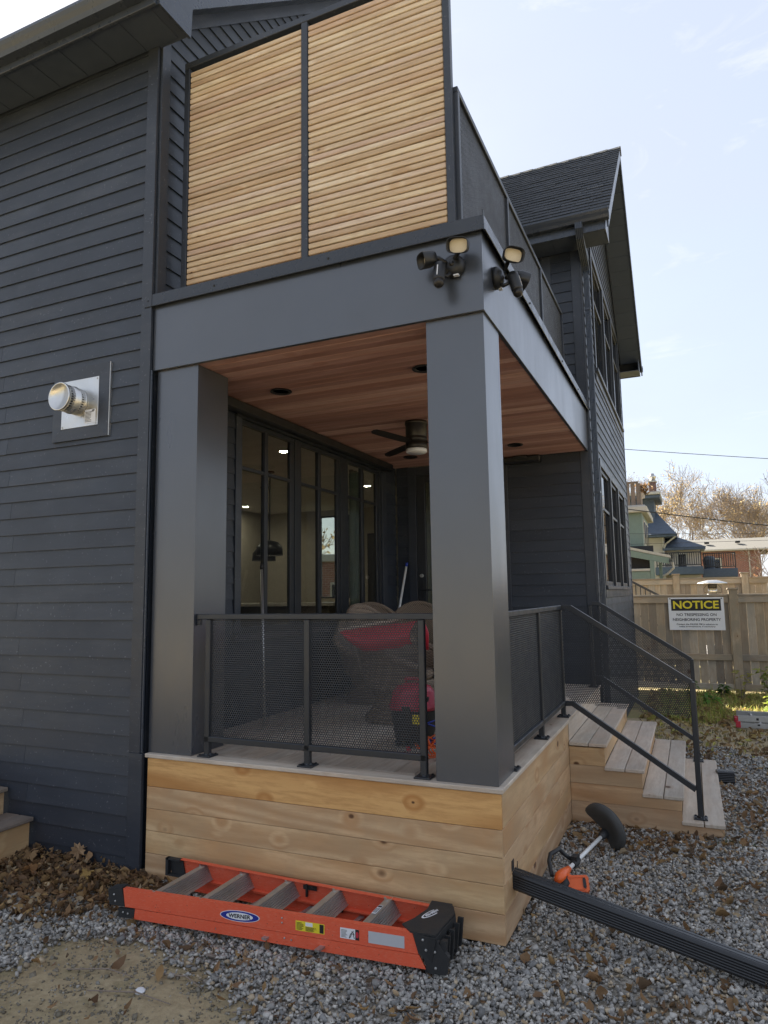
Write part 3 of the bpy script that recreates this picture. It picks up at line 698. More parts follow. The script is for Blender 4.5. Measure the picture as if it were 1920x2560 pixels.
def screw(par, p, axis): 
    b = B(); b.lathe([(.009, 0), (.009, .002), (.006, .003), (.006, .007), (.0, .008)], p, axis, 10); b.make('screw', BLACK, par)
for x in (-2.525, -1.93, -1.02): screw(c1, (x, -.024, ZC-.04), (0, -1, 0))
for y in (1.25, 2.7, 3.7): screw(c2, (.019, y, ZC-.04), (1, 0, 0))
def recessed(x, y, label):
    t = thing('recessed_light', label, 'light', (x, y, ZB), 'recessed lights in the porch ceiling')
    b = B(); b.lathe([(.062, .001), (.085, 0), (.088, -.006), (.083, -.01), (.064, -.008), (.058, -.001)], (x, y, ZB+.0015), n=28, cap=False); b.make('trim_ring', BLACK, t)
    b = B(); b.lathe([(.0, -.001), (.06, -.001)], (x, y, ZB+.0018), n=24); b.make('lens', DARKBR, t)
recessed(-1.93, .848, 'round black recessed ceiling light nearest the left column'); recessed(-.692, .83, 'round black recessed ceiling light partly behind the right column')
recessed(-.696, 3.74, 'round black recessed ceiling light to the right of the right column'); recessed(-1.99, 3.82, 'round black recessed ceiling light just behind the ceiling fan')
# ceiling fan
fx, fy = -1.32, 2.285
fan = thing('ceiling_fan', 'black drum ceiling fan with thin blades and a pale light below', 'fan', (fx, fy, ZB))
b = B(); b.lathe([(.108, .0), (.108, -.03), (.102, -.032), (.102, -.15), (.100, -.155), (.104, -.158), (.104, -.20)], (fx, fy, ZB+.003), n=36); b.make('motor_housing', DARKBR, fan, True)
b = B(); b.lathe([(.098, -.201), (.098, -.21), (.105, -.212), (.105, -.265), (.1, -.268)], (fx, fy, ZB+.003), n=36); b.make('blade_hub', DARKBR, fan, True)
b = B(); b.lathe([(.100, -.269), (.101, -.295), (.09, -.306), (.0, -.308)], (fx, fy, ZB+.003), n=36); b.make('lamp_diffuser', WHT, fan, True)
for a in (-105, 140, 15):
    d = Vector((cos(radians(a)), sin(radians(a)), 0)); s_ = Vector((-d.y, d.x, 0)); c0 = Vector((fx, fy, ZB-.20))
    tilt = Vector((0, 0, .022))
    P = [[c0+d*r+s_*w_+tilt*(w_/.06)+Vector((0, 0, dz)) for w_ in (-wd, wd)] for r, wd in ((.1, .03), (.2, .036), (.5, .036), (.63, .03), (.66, .012)) for dz in (0,)]
    b = B(); b.grid(P); b.grid([[p+Vector((0, 0, -.006)) for p in r] for r in P]); b.make('blade', DARKBR, fan)
# roller screen housing on the wall above the windows, and a small dark one on the wing wall
sh = thing('screen_housing', 'black roller screen cassette with round end above the porch windows', 'blind', (XH+.1, .7, 3.4))
b = B(); b.lathe([(.0, 0), (.085, 0), (.088, .006), (.088, .05), (.0, .05)], (XH+.145, .46, 3.40), (0, 1, 0), 28); b.make('end_cap', BLACK, sh, True)
bx('cassette', sh, BLACK, XH+.045, XH+.13, .511, 4.16, 3.40, 3.487, .01)
bx('bracket', sh, BLACK, XH+.04, XH+.2, .47, .50, 3.30, 3.487, .004)
sp = thing('wall_speaker', 'low dark fixture mounted under the ceiling on the rear wing wall', 'speaker', (-.85, D-.08, 3.42))
bx('housing', sp, BLACK, -1.0, -.55, D-.14, D-.022, 3.405, 3.486, .02); bx('bracket', sp, BLACK, -.86, -.7, D-.16, D-.141, 3.45, 3.486, .004)

# ================================================================ PRIVACY SCREEN on the balcony
scr = thing('privacy_screen', 'cedar slat privacy screen in a dark metal frame on the balcony edge', 'screen', (-1.3, .2, 4.0))
SX = (-2.41, -1.345, -1.298, -.222)
for a, c in ((SX[0], SX[0]+.048), (SX[1]-.002, SX[2]+.002), (SX[3]-.048, SX[3])): bx('frame_post', scr, METAL if 0 else TRIM, a, c, .185, .235, 3.97, 6.0, .003)
bx('frame_rail', scr, TRIM, SX[0], SX[3], .184, .236, 6.001, 6.05, .003)
for (a, c) in ((SX[0]+.05, SX[1]-.004), (SX[2]+.004, SX[3]-.05)):
    z = 4.015
    while z < 5.97:
        bx('slat', scr, SLAT, a+.001, c-.001, .192+random.uniform(-.0015, .0015), .230, z, z+.0372, .004); z += .0466
# balcony guard along the side
bg_ = thing('balcony_railing', 'dark perforated metal balcony railing along the top of the side beam', 'railing', (-.2, 2.3, 4.0))
bx('top_rail', bg_, TRIM, -.235, -.195, .24, 4.30, 5.115, 5.155, .003); bx('bottom_rail', bg_, METAL, -.23, -.2, .24, 4.30, 4.11, 4.145, .003)
for y in (.26, 1.60, 3.0, 4.27): bx('post', bg_, TRIM, -.236, -.194, y-.02, y+.02, 4.0, 5.114, .003)
for a, c in ((.28, 1.58), (1.62, 2.98), (3.02, 4.25)): perforated('mesh_panel', bg_, 'x', -.214, [(a, 4.14), (c, 4.14), (c, 5.12), (a, 5.12)], p=.019, r=.0066, thick=.003)

# ================================================================ FLOODLIGHT CAMERAS
def floodlight(label, base, n, lamps, camv):
    """base on the wall, n wall normal; lamps: (offset, facing); camv: offset of camera"""
    base, n = Vector(base), Vector(n); t = thing('security_floodlight', label, 'floodlight', base, 'security floodlights on the beam corner')
    b = B(); b.lathe([(.070, 0), (.070, .02), (.062, .038), (.045, .052), (.02, .056), (0, .056)], base, n, 28); b.make('base', BLACK, t, True)
    b = B(); b.lathe([(.016, .05), (.016, .058), (.0, .06)], base, n, 20); b.make('sensor', DARKBR, t, True)
    for off, fac in lamps:
        c = base+Vector(off); f = Vector(fac).normalized(); b = B(); b.tube([base+n*.03+(c-base)*.3, c-f*.05, c-f*.02], [.013, .015, .018], 10); b.make('arm', BLACK, t, True)
        u = f.cross(Vector((0, 0, 1))).normalized(); v = u.cross(f); side = u*.98+v*.15; side.normalize(); v = f.cross(side)*-1; v.normalize()
        def oval(sc, d): 
            pts = []
            for j in range(24):
                a_ = 2*pi*j/24; e = .62
                cx = math.copysign(abs(cos(a_))**e, cos(a_)); cy = math.copysign(abs(sin(a_))**e, sin(a_))
                pts.append(c+f*d+side*cx*.062*sc+v*cy*.044*sc)
            return pts+[pts[0]]
        b = B(); b.grid([oval(.4, -.03), oval(.8, -.022), oval(.97, .0), oval(1.04, .062), oval(.98, .064), oval(.9, .02), oval(.86, .016)]); b.add(oval(.4, -.03)[:-1], [list(range(24))]); h = b.make('lamp_head', BLACK, t, True)
        b = B(); b.add(oval(.875, .0175)[:-1], [list(range(24))]); b.add(oval(.7, .0195)[:-1], [list(range(24))]); b.make('lens', LENS, h)
    c = base+Vector(camv); b = B(); b.tube([base+n*.03+Vector((0, 0, -.03)), c*.6+base*.4+Vector((0, 0, -.03)), c], [.014, .012, .012], 10); b.make('arm', BLACK, t, True)
    ax = (Vector((0, 0, -1))+n*.25).normalized(); b = B(); b.lathe([(.0, -.065), (.02, -.065), (.033, -.055), (.035, -.03), (.035, .05), (.033, .062)], c+n*.035, ax, 20); b.make('camera_body', BLACK, t, True)
    b = B(); b.lathe([(.033, .063), (.031, .085), (.02, .1), (0, .106)], c+n*.035, ax, 20); b.make('camera_dome', DARKBR, t, True)
    s = n.cross(Vector((0, 0, 1))); b = B(); b.obox(c+n*.0715+Vector((0, 0, -.0)), s*.0025, ax*.035, n*.0012); b.make('status_strip', WHT, t)
    b = B(); b.obox(base+n*.03+Vector((0, 0, -.066))+s*-.02, s*.016, n*.012, Vector((0, 0, .004))); b.make('label_sticker', WHT, t)
floodlight('black twin floodlight with camera on the front beam face, left of the corner', (-.175, .0, 3.785), (0, -1, 0),
           (((-.115, -.10, .03), (-.75, -.6, -.25)), ((.065, -.10, .075), (.02, -.9, -.35))), (-.055, -.085, -.07))
floodlight('black twin floodlight with camera on the side beam face, right of the corner', (-.003, .28, 3.80), (1, 0, 0),
           (((.13, -.07, .09), (.45, -.8, -.3)), ((.125, .10, .015), (.8, .5, -.35))), (.095, -.02, -.055))

# ================================================================ WALL VENT
vt = thing('wall_vent', 'round stainless vent cap on a square plate in the left wall siding', 'vent', (-3.16, 0, 3.33))
PX0, PX1, PZ0, PZ1 = -3.352, -2.972, 3.137, 3.517
ox0, ox1, oz0, oz1 = -3.444, -2.873, 3.047, 3.612
b = B(); o_ = .034
for q in ([(ox0, oz0), (ox1, oz0), (PX1, PZ0), (PX0, PZ0)], [(ox1, oz0), (ox1, oz1), (PX1, PZ1), (PX1, PZ0)], [(ox1, oz1), (ox0, oz1), (PX0, PZ1), (PX1, PZ1)], [(ox0, oz1), (ox0, oz0), (PX0, PZ0), (PX0, PZ1)]):
    b = B(); c = np.mean(q, 0); q = [(c[0]+(x-c[0])*.998, c[1]+(z-c[1])*.998) for x, z in q]
    b.prism([(x, -o_, z) for x, z in q], (0, 0, 0), (0, o_-.002, 0)); b.make('trim_board', TRIM, vt)
bx('flashing_edge', vt, ALUM, ox1+.0005, ox1+.008, -.032, -.004, oz0, oz1, .001)
bx('wall_plate', vt, STEEL, PX0+.002, PX1-.002, -.037, -.026, PZ0+.002, PZ1-.002, .002)
vc = Vector((-3.178, 0, 3.336)); n_ = (0, -1, 0)
b = B(); b.lathe([(.08, .03), (.08, .20)], vc, n_, 20); b.make('inner_tube', BLACK, vt, True)
def slotband(h0, h1, r):
    t = []
    for j in range(34):
        a0 = 2*pi*j/34; a1 = a0+2*pi/34*.52; b_ = []
        for a in (a0, a1):
            for h in (h0, h1): b_.append((vc.x+r*cos(a), -h, vc.z+r*sin(a)))
        t.append(b_)
    return t
for nm, prof in (('collar', [(.102, .037), (.102, .055)]), ('collar', [(.102, .092), (.106, .094), (.106, .10), (.102, .102), (.102, .150)]), ('cap_end', [(.102, .190), (.106, .192), (.108, .212), (.105, .216), (.097, .216), (.095, .208), (.0, .208)])):
    b = B(); b.lathe(prof, vc, n_, 40); b.make(nm, STEEL, vt, True)
for h0, h1 in ((.054, .093), (.149, .191)):
    b = B()
    for q in slotband(h0, h1, .102): b.add(q, [(0, 1, 3, 2)])
    b.make('vent_slot_bars', STEEL, vt)
for x in (PX0+.018, PX1-.018):
    for z in (PZ0+.018, PZ1-.018):
        b = B(); b.lathe([(.008, 0), (.006, .004), (0, .005)], (x, -.037, z), n_, 10); b.make('screw', ALUM, vt)
st_ = bx('label_sticker', vt, WHT, -3.105, -2.995, -.0385, -.0375, 3.16, 3.265, 0)
for i in range(8): bx('print_line', st_, BLK, -3.098, -3.098+random.uniform(.045, .09), -.0392, -.0387, 3.17+i*.0105, 3.174+i*.0105, 0)
bx('print_line', st_, BLK, -3.03, -3.005, -.0392, -.0387, 3.25, 3.26, 0)

# ================================================================ DECK
deck = thing('porch_deck', 'raised cedar porch deck with board skirt and pale plank floor', 'deck', (-1.2, 2.2, 0))
SE = [ZD-.027, .586, .444, .302, .16, .006]
for i in range(5):
    m = HONEY if i == 0 else CEDAR
    bx('skirt_board', deck, m, -2.442, -.0015, .0, .024, SE[i+1]+.0012, SE[i]-.0012, .002)
    bx('skirt_board', deck, CEDAR, -.024, .0, .0255, 2.214, SE[i+1]+.0012, SE[i]-.0012, .002)
for x in (-1.7, -.9, -.12): bx('support_block', deck, OLDW, x, x+.09, .03, .12, -.08, .16, .003)
bx('cap_board', deck, PALE, -2.458, .0142, -.015, .125, ZD-.026, ZD, .004)
bx('cap_board', deck, PALE, -.125, .0145, .1275, 2.19, ZD-.026, ZD, .004)
x = -.128
while x > XH+.03:
    x0 = max(x-.138, XH+.024); bx('deck_board', deck, PALE, x0, x-.004, .1285, D-.03, ZD-.027, ZD-.001, .004); x = x0
bx('deck_board', deck, PALE, -.125, .005, 2.192, D-.03, ZD-.027, ZD-.0005, .004)
bx('deck_frame', deck, OLDW, -2.4, -.04, .4, D-.1, .5, ZD-.03, 0)

# ================================================================ STAIRS
stairs = thing('porch_stairs', 'cedar stairs of four treads going down from the right side of the deck', 'stairs', (.55, 3.3, 0))
TD, RS, YS, YE = .2756, .1777, 2.196, 4.38
X0 = .018
for k in range(1, 5):
    z = ZD-k*RS; xa = X0+(k-1)*TD-.018; xb = X0+k*TD+.006
    if k == 1: xa = .004
    xm = (xa+xb)/2+.005
    bx('tread_board', stairs, PALE, xa, xm-.003, YS-.012, YE, z-.028, z, .004); bx('tread_board', stairs, PALE, xm+.003, xb, YS-.012, YE, z-.028, z, .004)
    xr = X0+(k-1)*TD-.020
    if k > 1: bx('riser', stairs, CEDAR, xr-.022, xr, YS+.022, YE-.02, z+.001, z+RS-.029, .002)
    else: bx('riser', stairs, PALE, .001, .0035, 2.216, YE, z+.001, ZD-.028, 0)
bx('riser', stairs, CEDAR, X0+4*TD-.022, X0+4*TD-.002, YS+.022, YE-.02, -.02, ZD-4*RS-.029, .002)
tops = [(X0+k*TD-.012, ZD-k*RS-.0295) for k in range(1, 5)]
for j in range(1, 5):
    zt, zb = SE[j]-.0012, SE[j+1]+.0012
    if j == 4: zb = -.03
    poly = [(.003, zb)]
    xs = [q for q in tops]
    # right end: last tread whose underside is above the bottom of this board
    pts = []
    xl = .003; top = []
    for (xr, ztp) in tops:
        h = min(zt, ztp)
        if h <= zb+.01: break
        top.append((xl, h)); top.append((xr, h)); xl = xr
    if not top: continue
    poly = [(.003, zb), (top[-1][0], zb)]+top[::-1]
    b = B(); b.prism([(x, YS+.002, z) for x, z in poly], (0, 0, 0), (0, .02, 0)); b.make('side_board', CEDAR['x'], stairs)

# ================================================================ RAILINGS
def foot(par, x, y, z):
    p = bx('base_plate', par, METAL, x-.05, x+.05, y-.05, y+.05, z+.0005, z+.010, .002)
    b = B()
    for a in (-1, 1):
        for c in (-1, 1): b.lathe([(.009, 0), (.009, .006), (.005, .008), (0, .008)], (x+a*.036, y+c*.036, z+.010), n=6)
    b.make('anchor_bolts', BLACK, p)
    b = B(); b.lathe([(.03, 0), (.024, .012), (.02, .014)], (x, y, z+.010), n=4); b.make('post_collar', METAL, p)
ZR = 1.733
fr = thing('front_railing', 'black perforated metal railing across the front of the porch', 'railing', (-1.2, .07, ZD))
bx('top_rail', fr, METAL, -2.096, -.378, .05, .092, ZR-.036, ZR, .004); bx('bottom_rail', fr, METAL, -2.016, -.442, .052, .09, .893, .93, .004)
posts = (-1.997, -1.2325, -.462)
for x in posts: bx('post', fr, METAL, x-.0195, x+.0195, .052, .09, ZD+.012, ZR-.037, .004); foot(fr, x, .071, ZD)
for a, c in zip(posts, posts[1:]): perforated('mesh_panel', fr, 'y', .071, [(a+.02, .934), (c-.02, .934), (c-.02, 1.70), (a+.02, 1.70)])
bx('wall_bracket', fr, METAL, -2.095, -2.07, .055, .087, ZR-.075, ZR-.038, .003)
sr = thing('side_railing', 'black perforated metal railing along the right edge of the porch', 'railing', (-.047, 1.3, ZD))
bx('top_rail', sr, METAL, -.068, -.026, .385, 2.325, ZR-.036, ZR, .004); bx('bottom_rail', sr, METAL, -.066, -.028, .44, 2.29, .893, .93, .004)
posts = (.43, 1.3704, 2.305)
for y in posts: bx('post', sr, METAL, -.066, -.028, y-.0195, y+.0195, ZD+.012, ZR-.037, .004); foot(sr, -.047, y, ZD)
for a, c in zip(posts, posts[1:]): perforated('mesh_panel', sr, 'x', -.047, [(a+.02, .934), (c-.02, .934), (c-.02, 1.70), (a+.02, 1.70)], thick=.0025)
def stair_rail(label, y, first):
    t = thing('stair_railing', label, 'railing', (.5, y, .4), 'railings on both sides of the porch stairs')
    def bent(nm, pts, w=.04, h=.04):
        b = B()
        P = []
        for i, (x, z) in enumerate(pts):
            p = Vector((x, y, z)); a = Vector((pts[max(i-1, 0)][0], 0, pts[max(i-1, 0)][1])); c = Vector((pts[min(i+1, len(pts)-1)][0], 0, pts[min(i+1, len(pts)-1)][1]))
            d = (c-a).normalized(); u = Vector((-d.z, 0, d.x)); P.append([p+u*h/2+Vector((0, -w/2, 0)), p+u*h/2+Vector((0, w/2, 0)), p-u*h/2+Vector((0, w/2, 0)), p-u*h/2+Vector((0, -w/2, 0))])
        b.grid([r+[r[0]] for r in P]); b.add(P[0], [(0, 1, 2, 3)]); b.add(P[-1], [(3, 2, 1, 0)]); return b.make(nm, METAL, t)
    bent('top_rail', [(-.026, ZR-.018), (.045, ZR-.018), (.955, 1.120)])
    bent('bottom_rail', [(-.026, .912), (.035, .912), (.94, .305)])
    bx('post', t, METAL, .941, .981, y-.02, y+.02, .09+.012, 1.125, .004); foot(t, .961, y, .0895)
    bx('post', t, METAL, -.066, -.028, y-.0195, y+.0195, ZD+.012, ZR-.0375, .004) if not first else None
    if not first: foot(t, -.047, y, ZD)
    perforated('mesh_panel', t, 'y', y, [(-.02, .93), (.04, .925), (.94, .325), (.94, 1.11), (.05, 1.69), (-.02, 1.70)], p=.0165, r=.0064)
stair_rail('black sloping stair railing with perforated panel on the near side of the stairs', 2.305, True)
stair_rail('black sloping stair railing on the far side of the stairs beside the house wall', 4.28, False)

# ================================================================ GROUND
def zone_ground(x, y): return 0.02*np.sin(x*.9+1)*np.cos(y*.7)*0
def sheet(name, x0, x1, y0, y1, z, mat, kind='structure', n=1):
    b = B(); b.grid([[(x0+(x1-x0)*i/n, y0+(y1-y0)*j/n, z) for j in range(n+1)] for i in range(n+1)]); return tag(b.make(name, mat), None, None, None, kind)
def soil():
    m = NT('bare_soil'); v = m.coord((1, 1, 1), rand=False)
    n1 = m.noise(v, 1.1, 6, .62); n2 = m.noise(v, 24, 6, .7); n3 = m.noise(v, 190, 3, .5)
    c = m.mix(m.ramp(n1, [(.35, 0.), (.65, 1.)]), (.36, .28, .165), (.44, .355, .225))
    c = m.mix(m.math('MULTIPLY', m.ramp(n2, [(.42, 0.), (.6, 1.)]), .55), c, (.25, .195, .115))
    c = m.mix(m.math('MULTIPLY', m.ramp(n3, [(.60, 0.), (.68, 1.)]), .7), c, (.36, .31, .24))
    c = m.mix(m.math('MULTIPLY', m.ramp(m.noise(v, 3.2, 5, .6), [(.5, 0.), (.7, 1.)]), .35), c, (.13, .135, .06))
    m.col(c); m.rough(.92); m.set(Specular_IOR_Level=.15); m.bump(m.math('ADD', n2, m.math('MULTIPLY', n3, .5)), .55, .012)
    return m.m
SOIL = soil()
def bedmat():
    m = NT('gravel_bed'); v = m.coord((1, 1, 1), rand=False)
    vo = m.n('ShaderNodeTexVoronoi', feature='F1'); vo.inputs['Scale'].default_value = 48; m.l(v, vo.inputs['Vector'])
    c = m.mix(m.math('MULTIPLY', vo.outputs['Color'], 1.), (.15, .135, .11), (.38, .35, .30))
    c = m.mix(m.ramp(m.noise(v, 1.6, 5, .6), [(.5, 0.), (.72, 1.)]), c, (.27, .205, .13))
    m.col(c); m.rough(.85); m.bump(m.ramp(vo.outputs['Distance'], [(0, 1.), (.6, 0.)]), .8, .015)
    return m.m
BED = bedmat()
def lawn():
    m = NT('weedy_ground'); v = m.coord((1, 1, 1), rand=False)
    n1 = m.noise(v, 2.2, 6, .65); n2 = m.noise(v, 30, 6, .7)
    c = m.mix(m.ramp(n1, [(.4, 0.), (.62, 1.)]), (.24, .185, .10), (.20, .20, .085))
    c = m.mix(m.math('MULTIPLY', m.ramp(n2, [(.45, 0.), (.6, 1.)]), .6), c, (.34, .27, .14))
    m.col(c); m.rough(.95); m.set(Specular_IOR_Level=.1); m.bump(n2, .6, .02); return m.m
LAWN = lawn()
sheet('ground', -400, 400, -400, 600, -.03, LAWN)
sheet('soil_ground', -22, 20, -22, 7.3, -.022, SOIL)
# outline of the bare dirt patch in front, and of the earth strip by the stairs
DIRT = np.array([(-2.34, -1.6), (-2.27, -1.05), (-2.30, -.84), (-2.16, -.66), (-1.80, -.66), (-1.36, -.74), (-1.13, -.90), (-.86, -1.03), (-.55, -1.15), (-.45, -1.7), (-1.4, -2.6)])
def inpoly(px, py, poly):
    r = np.zeros(len(px), bool); n = len(poly)
    for i in range(n):
        (x1, y1), (x2, y2) = poly[i], poly[(i+1) % n]
        c = ((y1 > py) != (y2 > py)) & (px < (x2-x1)*(py-y1)/(y2-y1+1e-12)+x1); r ^= c
    return r
def edge_noise(px, py):
    return .06*np.sin(px*9+py*4)+.05*np.sin(py*13-px*5)+.04*np.sin(px*23+1.7)*np.cos(py*19)
def gravel_ok(px, py, jit=.0):
    n = edge_noise(px, py)
    j = np.random.default_rng(5); a = ~inpoly(px+n*.8+j.normal(0, jit, len(px)), py+n*.8+j.normal(0, jit, len(px)), DIRT)
    a &= py < 5.2+n*3+.35*np.sin(px*2.1)-np.clip(1.6-px, 0, 2)*.0
    a &= ~((px < -.0) & (py > .02))
    a &= ~((px > -.02) & (px < 1.09) & (py > 2.2) & (py < 4.4))
    return a
# the bare patch itself is lumpy
nx, ny = 90, 80; LX = np.linspace(-2.7, -.2, nx); LY = np.linspace(-2.7, -.45, ny); GX, GY = np.meshgrid(LX, LY, indexing='ij')
H = -.021+.006*np.sin(GX*7+2*np.sin(GY*5))*np.cos(GY*9)+.004*np.sin(GX*21+GY*13)*np.sin(GY*25-GX*9)+rng.normal(0, .0016, GX.shape); edge = np.minimum.reduce([GX+2.7, -.2-GX, GY+2.7, -.45-GY]); H = np.where(edge < .04, -.028, H)
VV = np.stack([GX, GY, H], -1).reshape(-1, 3); ii = (np.arange(nx-1)[:, None]*ny+np.arange(ny-1)[None]).ravel()
cloud_mesh('dirt_patch', VV, np.stack([ii, ii+ny, ii+ny+1, ii+1], 1), SOIL, None, 'structure')
# bed sheet under the stones: cells of a grid that carry gravel
g = .05; gx, gy = np.meshgrid(np.arange(-5.5, 7.5, g), np.arange(-3.0, 6, g), indexing='ij'); gx = gx.ravel(); gy = gy.ravel()
ok = gravel_ok(gx+g/2, gy+g/2) | ((gx > -2.46) & (gx < .02) & (gy > -.02) & (gy < .3))
gx, gy = gx[ok], gy[ok]; N = len(gx)
V = np.stack([np.stack([gx+a*g, gy+c*g, np.full(N, -.016)], 1) for a, c in ((0, 0), (1, 0), (1, 1), (0, 1))], 1).reshape(-1, 3)
cloud_mesh('gravel_bed', V, np.arange(N*4).reshape(-1, 4), BED, None, 'structure')
# stones
cube = np.array([(x, y, z) for x in (-1, 1) for y in (-1, 1) for z in (-1, 1)], float); cf = np.array([(0, 1, 3, 2), (4, 6, 7, 5), (0, 4, 5, 1), (2, 3, 7, 6), (0, 2, 6, 4), (1, 5, 7, 3)])
def rotmats(n, flat=0.):
    a, b_, c = rng.uniform(0, 2*pi, n), rng.normal(0, 1, n)*(1-flat)*1.3, rng.normal(0, 1, n)*(1-flat)*1.3
    ca, sa, cb, sb, cc, sc = np.cos(a), np.sin(a), np.cos(b_), np.sin(b_), np.cos(c), np.sin(c); Z = np.zeros(n); O = np.ones(n)
    Rz = np.stack([ca, -sa, Z, sa, ca, Z, Z, Z, O], 1).reshape(-1, 3, 3); Rx = np.stack([O, Z, Z, Z, cb, -sb, Z, sb, cb], 1).reshape(-1, 3, 3); Ry = np.stack([cc, Z, sc, Z, O, Z, -sc, Z, cc], 1).reshape(-1, 3, 3)
    return Rz@Rx@Ry
def stones(px, py, pz, size, base_cols, weights):
    n = len(px)
    v = cube[None]*rng.uniform(.55, 1.0, (n, 8, 1))+rng.normal(0, .16, (n, 8, 3))
    v *= np.stack([rng.uniform(.8, 1.35, n), rng.uniform(.6, 1.0, n), rng.uniform(.45, .8, n)], 1)[:, None]
    v *= (size*.5)[:, None, None]
    v = np.einsum('nij,nkj->nki', rotmats(n, .45), v)+np.stack([px, py, pz], 1)[:, None]
    ci = rng.choice(len(base_cols), n, p=np.array(weights)/sum(weights)); c = np.array(base_cols)[ci]*rng.uniform(.72, 1.25, (n, 1))
    return v.reshape(-1, 3), (cf[None]+(np.arange(n)*8)[:, None, None]).reshape(-1, 4), np.repeat(c, 8, 0)
CAMX, CAMY = 1.0004, -3.7588
def sample(n, x0, x1, y0, y1, dens):
    px, py = rng.uniform(x0, x1, n), rng.uniform(y0, y1, n)
    keep = rng.uniform(0, 1, n) < dens(px, py); return px[keep], py[keep]
def in_view(px, py, m=.24):
    dx, dy = px-CAMX, py-CAMY; f = dx*F.x+dy*F.y; r = dx*R.x+dy*R.y
    return (f > 2.2) & (np.abs(r/f) < .559+m+.25/np.maximum(f, 1))
GC = [(.45, .425, .385), (.345, .328, .30), (.52, .49, .435), (.235, .228, .217), (.46, .37, .255), (.62, .58, .51)]
px, py = sample(400000, -4.6, 5.2, -2.4, 6.0, lambda x, y: in_view(x, y)*gravel_ok(x, y, .055)*np.where(np.hypot(x-CAMX, y-CAMY) < 6, 1., .72))
# earthier, thinner gravel on the right side between the trimmer and the stairs
thin = np.exp(-(((px-1.35)/.75)**2+((py-1.15)/.45)**2))*.75
pn = np.sin(px*2.3+1.1*np.sin(py*1.9+.5))*np.cos(py*2.6+.7*np.sin(px*3.3))+.35*np.sin(px*7.1)*np.sin(py*8.3); thin = np.maximum(thin, np.clip((pn-.35)*.9, 0, .6))
kp = rng.uniform(0, 1, len(px)) > thin; px, py = px[kp], py[kp]
sz = rng.gamma(5, .0026, len(px))+.005
V, Fc, Cc = stones(px, py, -.012+rng.uniform(0, .011, len(px))+sz*.12, sz, GC, (28, 28, 12, 20, 10, 1))
cloud_mesh('gravel', V, Fc, STONE, Cc, 'stuff', 'grey crushed stone gravel around the porch', 'gravel')
# pebbles on the dirt
px, py = sample(16000, -2.6, 0, -2.3, -.4, lambda x, y: (~gravel_ok(x, y))*in_view(x, y)*(.3+.7*(edge_noise(x*2, y*2) > .02)))
sz = rng.gamma(3, .0022, len(px))+.003+np.where(rng.uniform(0, 1, len(px)) < .02, .014, 0)
V, Fc, Cc = stones(px, py, np.full(len(px), -.019), sz, [(.24, .21, .16), (.19, .165, .12), (.33, .31, .27)], (5, 5, 2))
cloud_mesh('soil_crumbs', V, Fc, STONE, Cc, 'stuff', 'small pebbles and crumbs on the bare dirt patch', 'pebbles')
# leaves: curled little blades of 6 faces
def leaves(px, py, pz, size, cols, wts, flat=.55, curl=.5, aspect=.5, serr=0.):
    n = len(px)
    u = np.array([-1, -.35, .35, 1.]); vv = np.array([-1, 0, 1.])
    wprof = np.array([.12, .9, .8, .08])
    P = np.zeros((n, 4, 3, 3)); P[..., 0] = u[None, :, None]; P[..., 1] = wprof[None, :, None]*vv[None, None]*aspect*rng.uniform(.6, 1.5, n)[:, None, None]
    cu = rng.normal(curl, .4, n)[:, None, None]; cv = rng.normal(.5, .5, n)[:, None, None]
    P[..., 2] = cu*(P[..., 0]**2-.4)*.6+cv*np.abs(P[..., 1])*1.2+rng.normal(0, .07, (n, 4, 3))
    P = P.reshape(n, 12, 3)*(size*.5)[:, None, None]
    P = np.einsum('nij,nkj->nki', rotmats(n, flat), P); P[..., 2] -= P[..., 2].min(1)[:, None]*.7; P += np.stack([px, py, pz], 1)[:, None]
    f = np.array([(i*3+j, i*3+j+1, (i+1)*3+j+1, (i+1)*3+j) for i in range(3) for j in range(2)])
    ci = rng.choice(len(cols), n, p=np.array(wts)/sum(wts)); c = np.array(cols)[ci]*rng.uniform(.65, 1.3, (n, 1))
    return P.reshape(-1, 3), (f[None]+(np.arange(n)*12)[:, None, None]).reshape(-1, 4), np.repeat(c, 12, 0)
LC = [(.30, .18, .09), (.22, .13, .07), (.38, .24, .11), (.15, .10, .06), (.44, .28, .12), (.48, .36, .22)]
LW_ = (8, 8, 6, 6, 2, 2)
def leaf_density(x, y):
    n = .5+.5*np.sin(x*3.1+1.3*np.sin(y*2.3))*np.cos(y*2.7+.8*np.sin(x*4))
    d = .05+.30*np.clip(n-.4, 0, 1)+np.where(x > .3, .05, 0)
    d = np.where((x < -2.2) & (y < 0), np.clip(1.15+(y+.28)*2.2-np.clip(x+2.45, 0, 1)*2.0, 0.03, 1), d)
    d = np.where((x >= -2.45) & (x < -1.9) & (y > -.4), .5, d)
    st_ = np.exp(-((x-.55)/.8)**2-((y-1.95)/.38)**2); d = np.maximum(d, st_*.8)
    d = np.maximum(d, .22*np.exp(-((x-.6)/.6)**2-((y+.75)/.35)**2))
    d = np.maximum(d, .30*np.exp(-((x-1.9)/.8)**2-((y-2.0)/1.3)**2)); d = np.maximum(d, .34*np.exp(-((x-.8)/.7)**2-((y+.55)/.25)**2)); d = np.maximum(d, .3*np.exp(-((x+.55)/.3)**2-((y+1.0)/.3)**2))
    d = np.maximum(d, .5*np.exp(-((x-1.35)/.25)**2-((y-2.9)/1.2)**2))
    return d
px, py = sample(95000, -4.2, 5.0, -2.0, 5.6, lambda x, y: in_view(x, y)*leaf_density(x, y)*~((x < 0) & (y > -.005))*~((x > 0) & (x < 1.1) & (y > 2.2) & (y < 4.4))*np.where(inpoly(x, y, DIRT), .25, 1.))
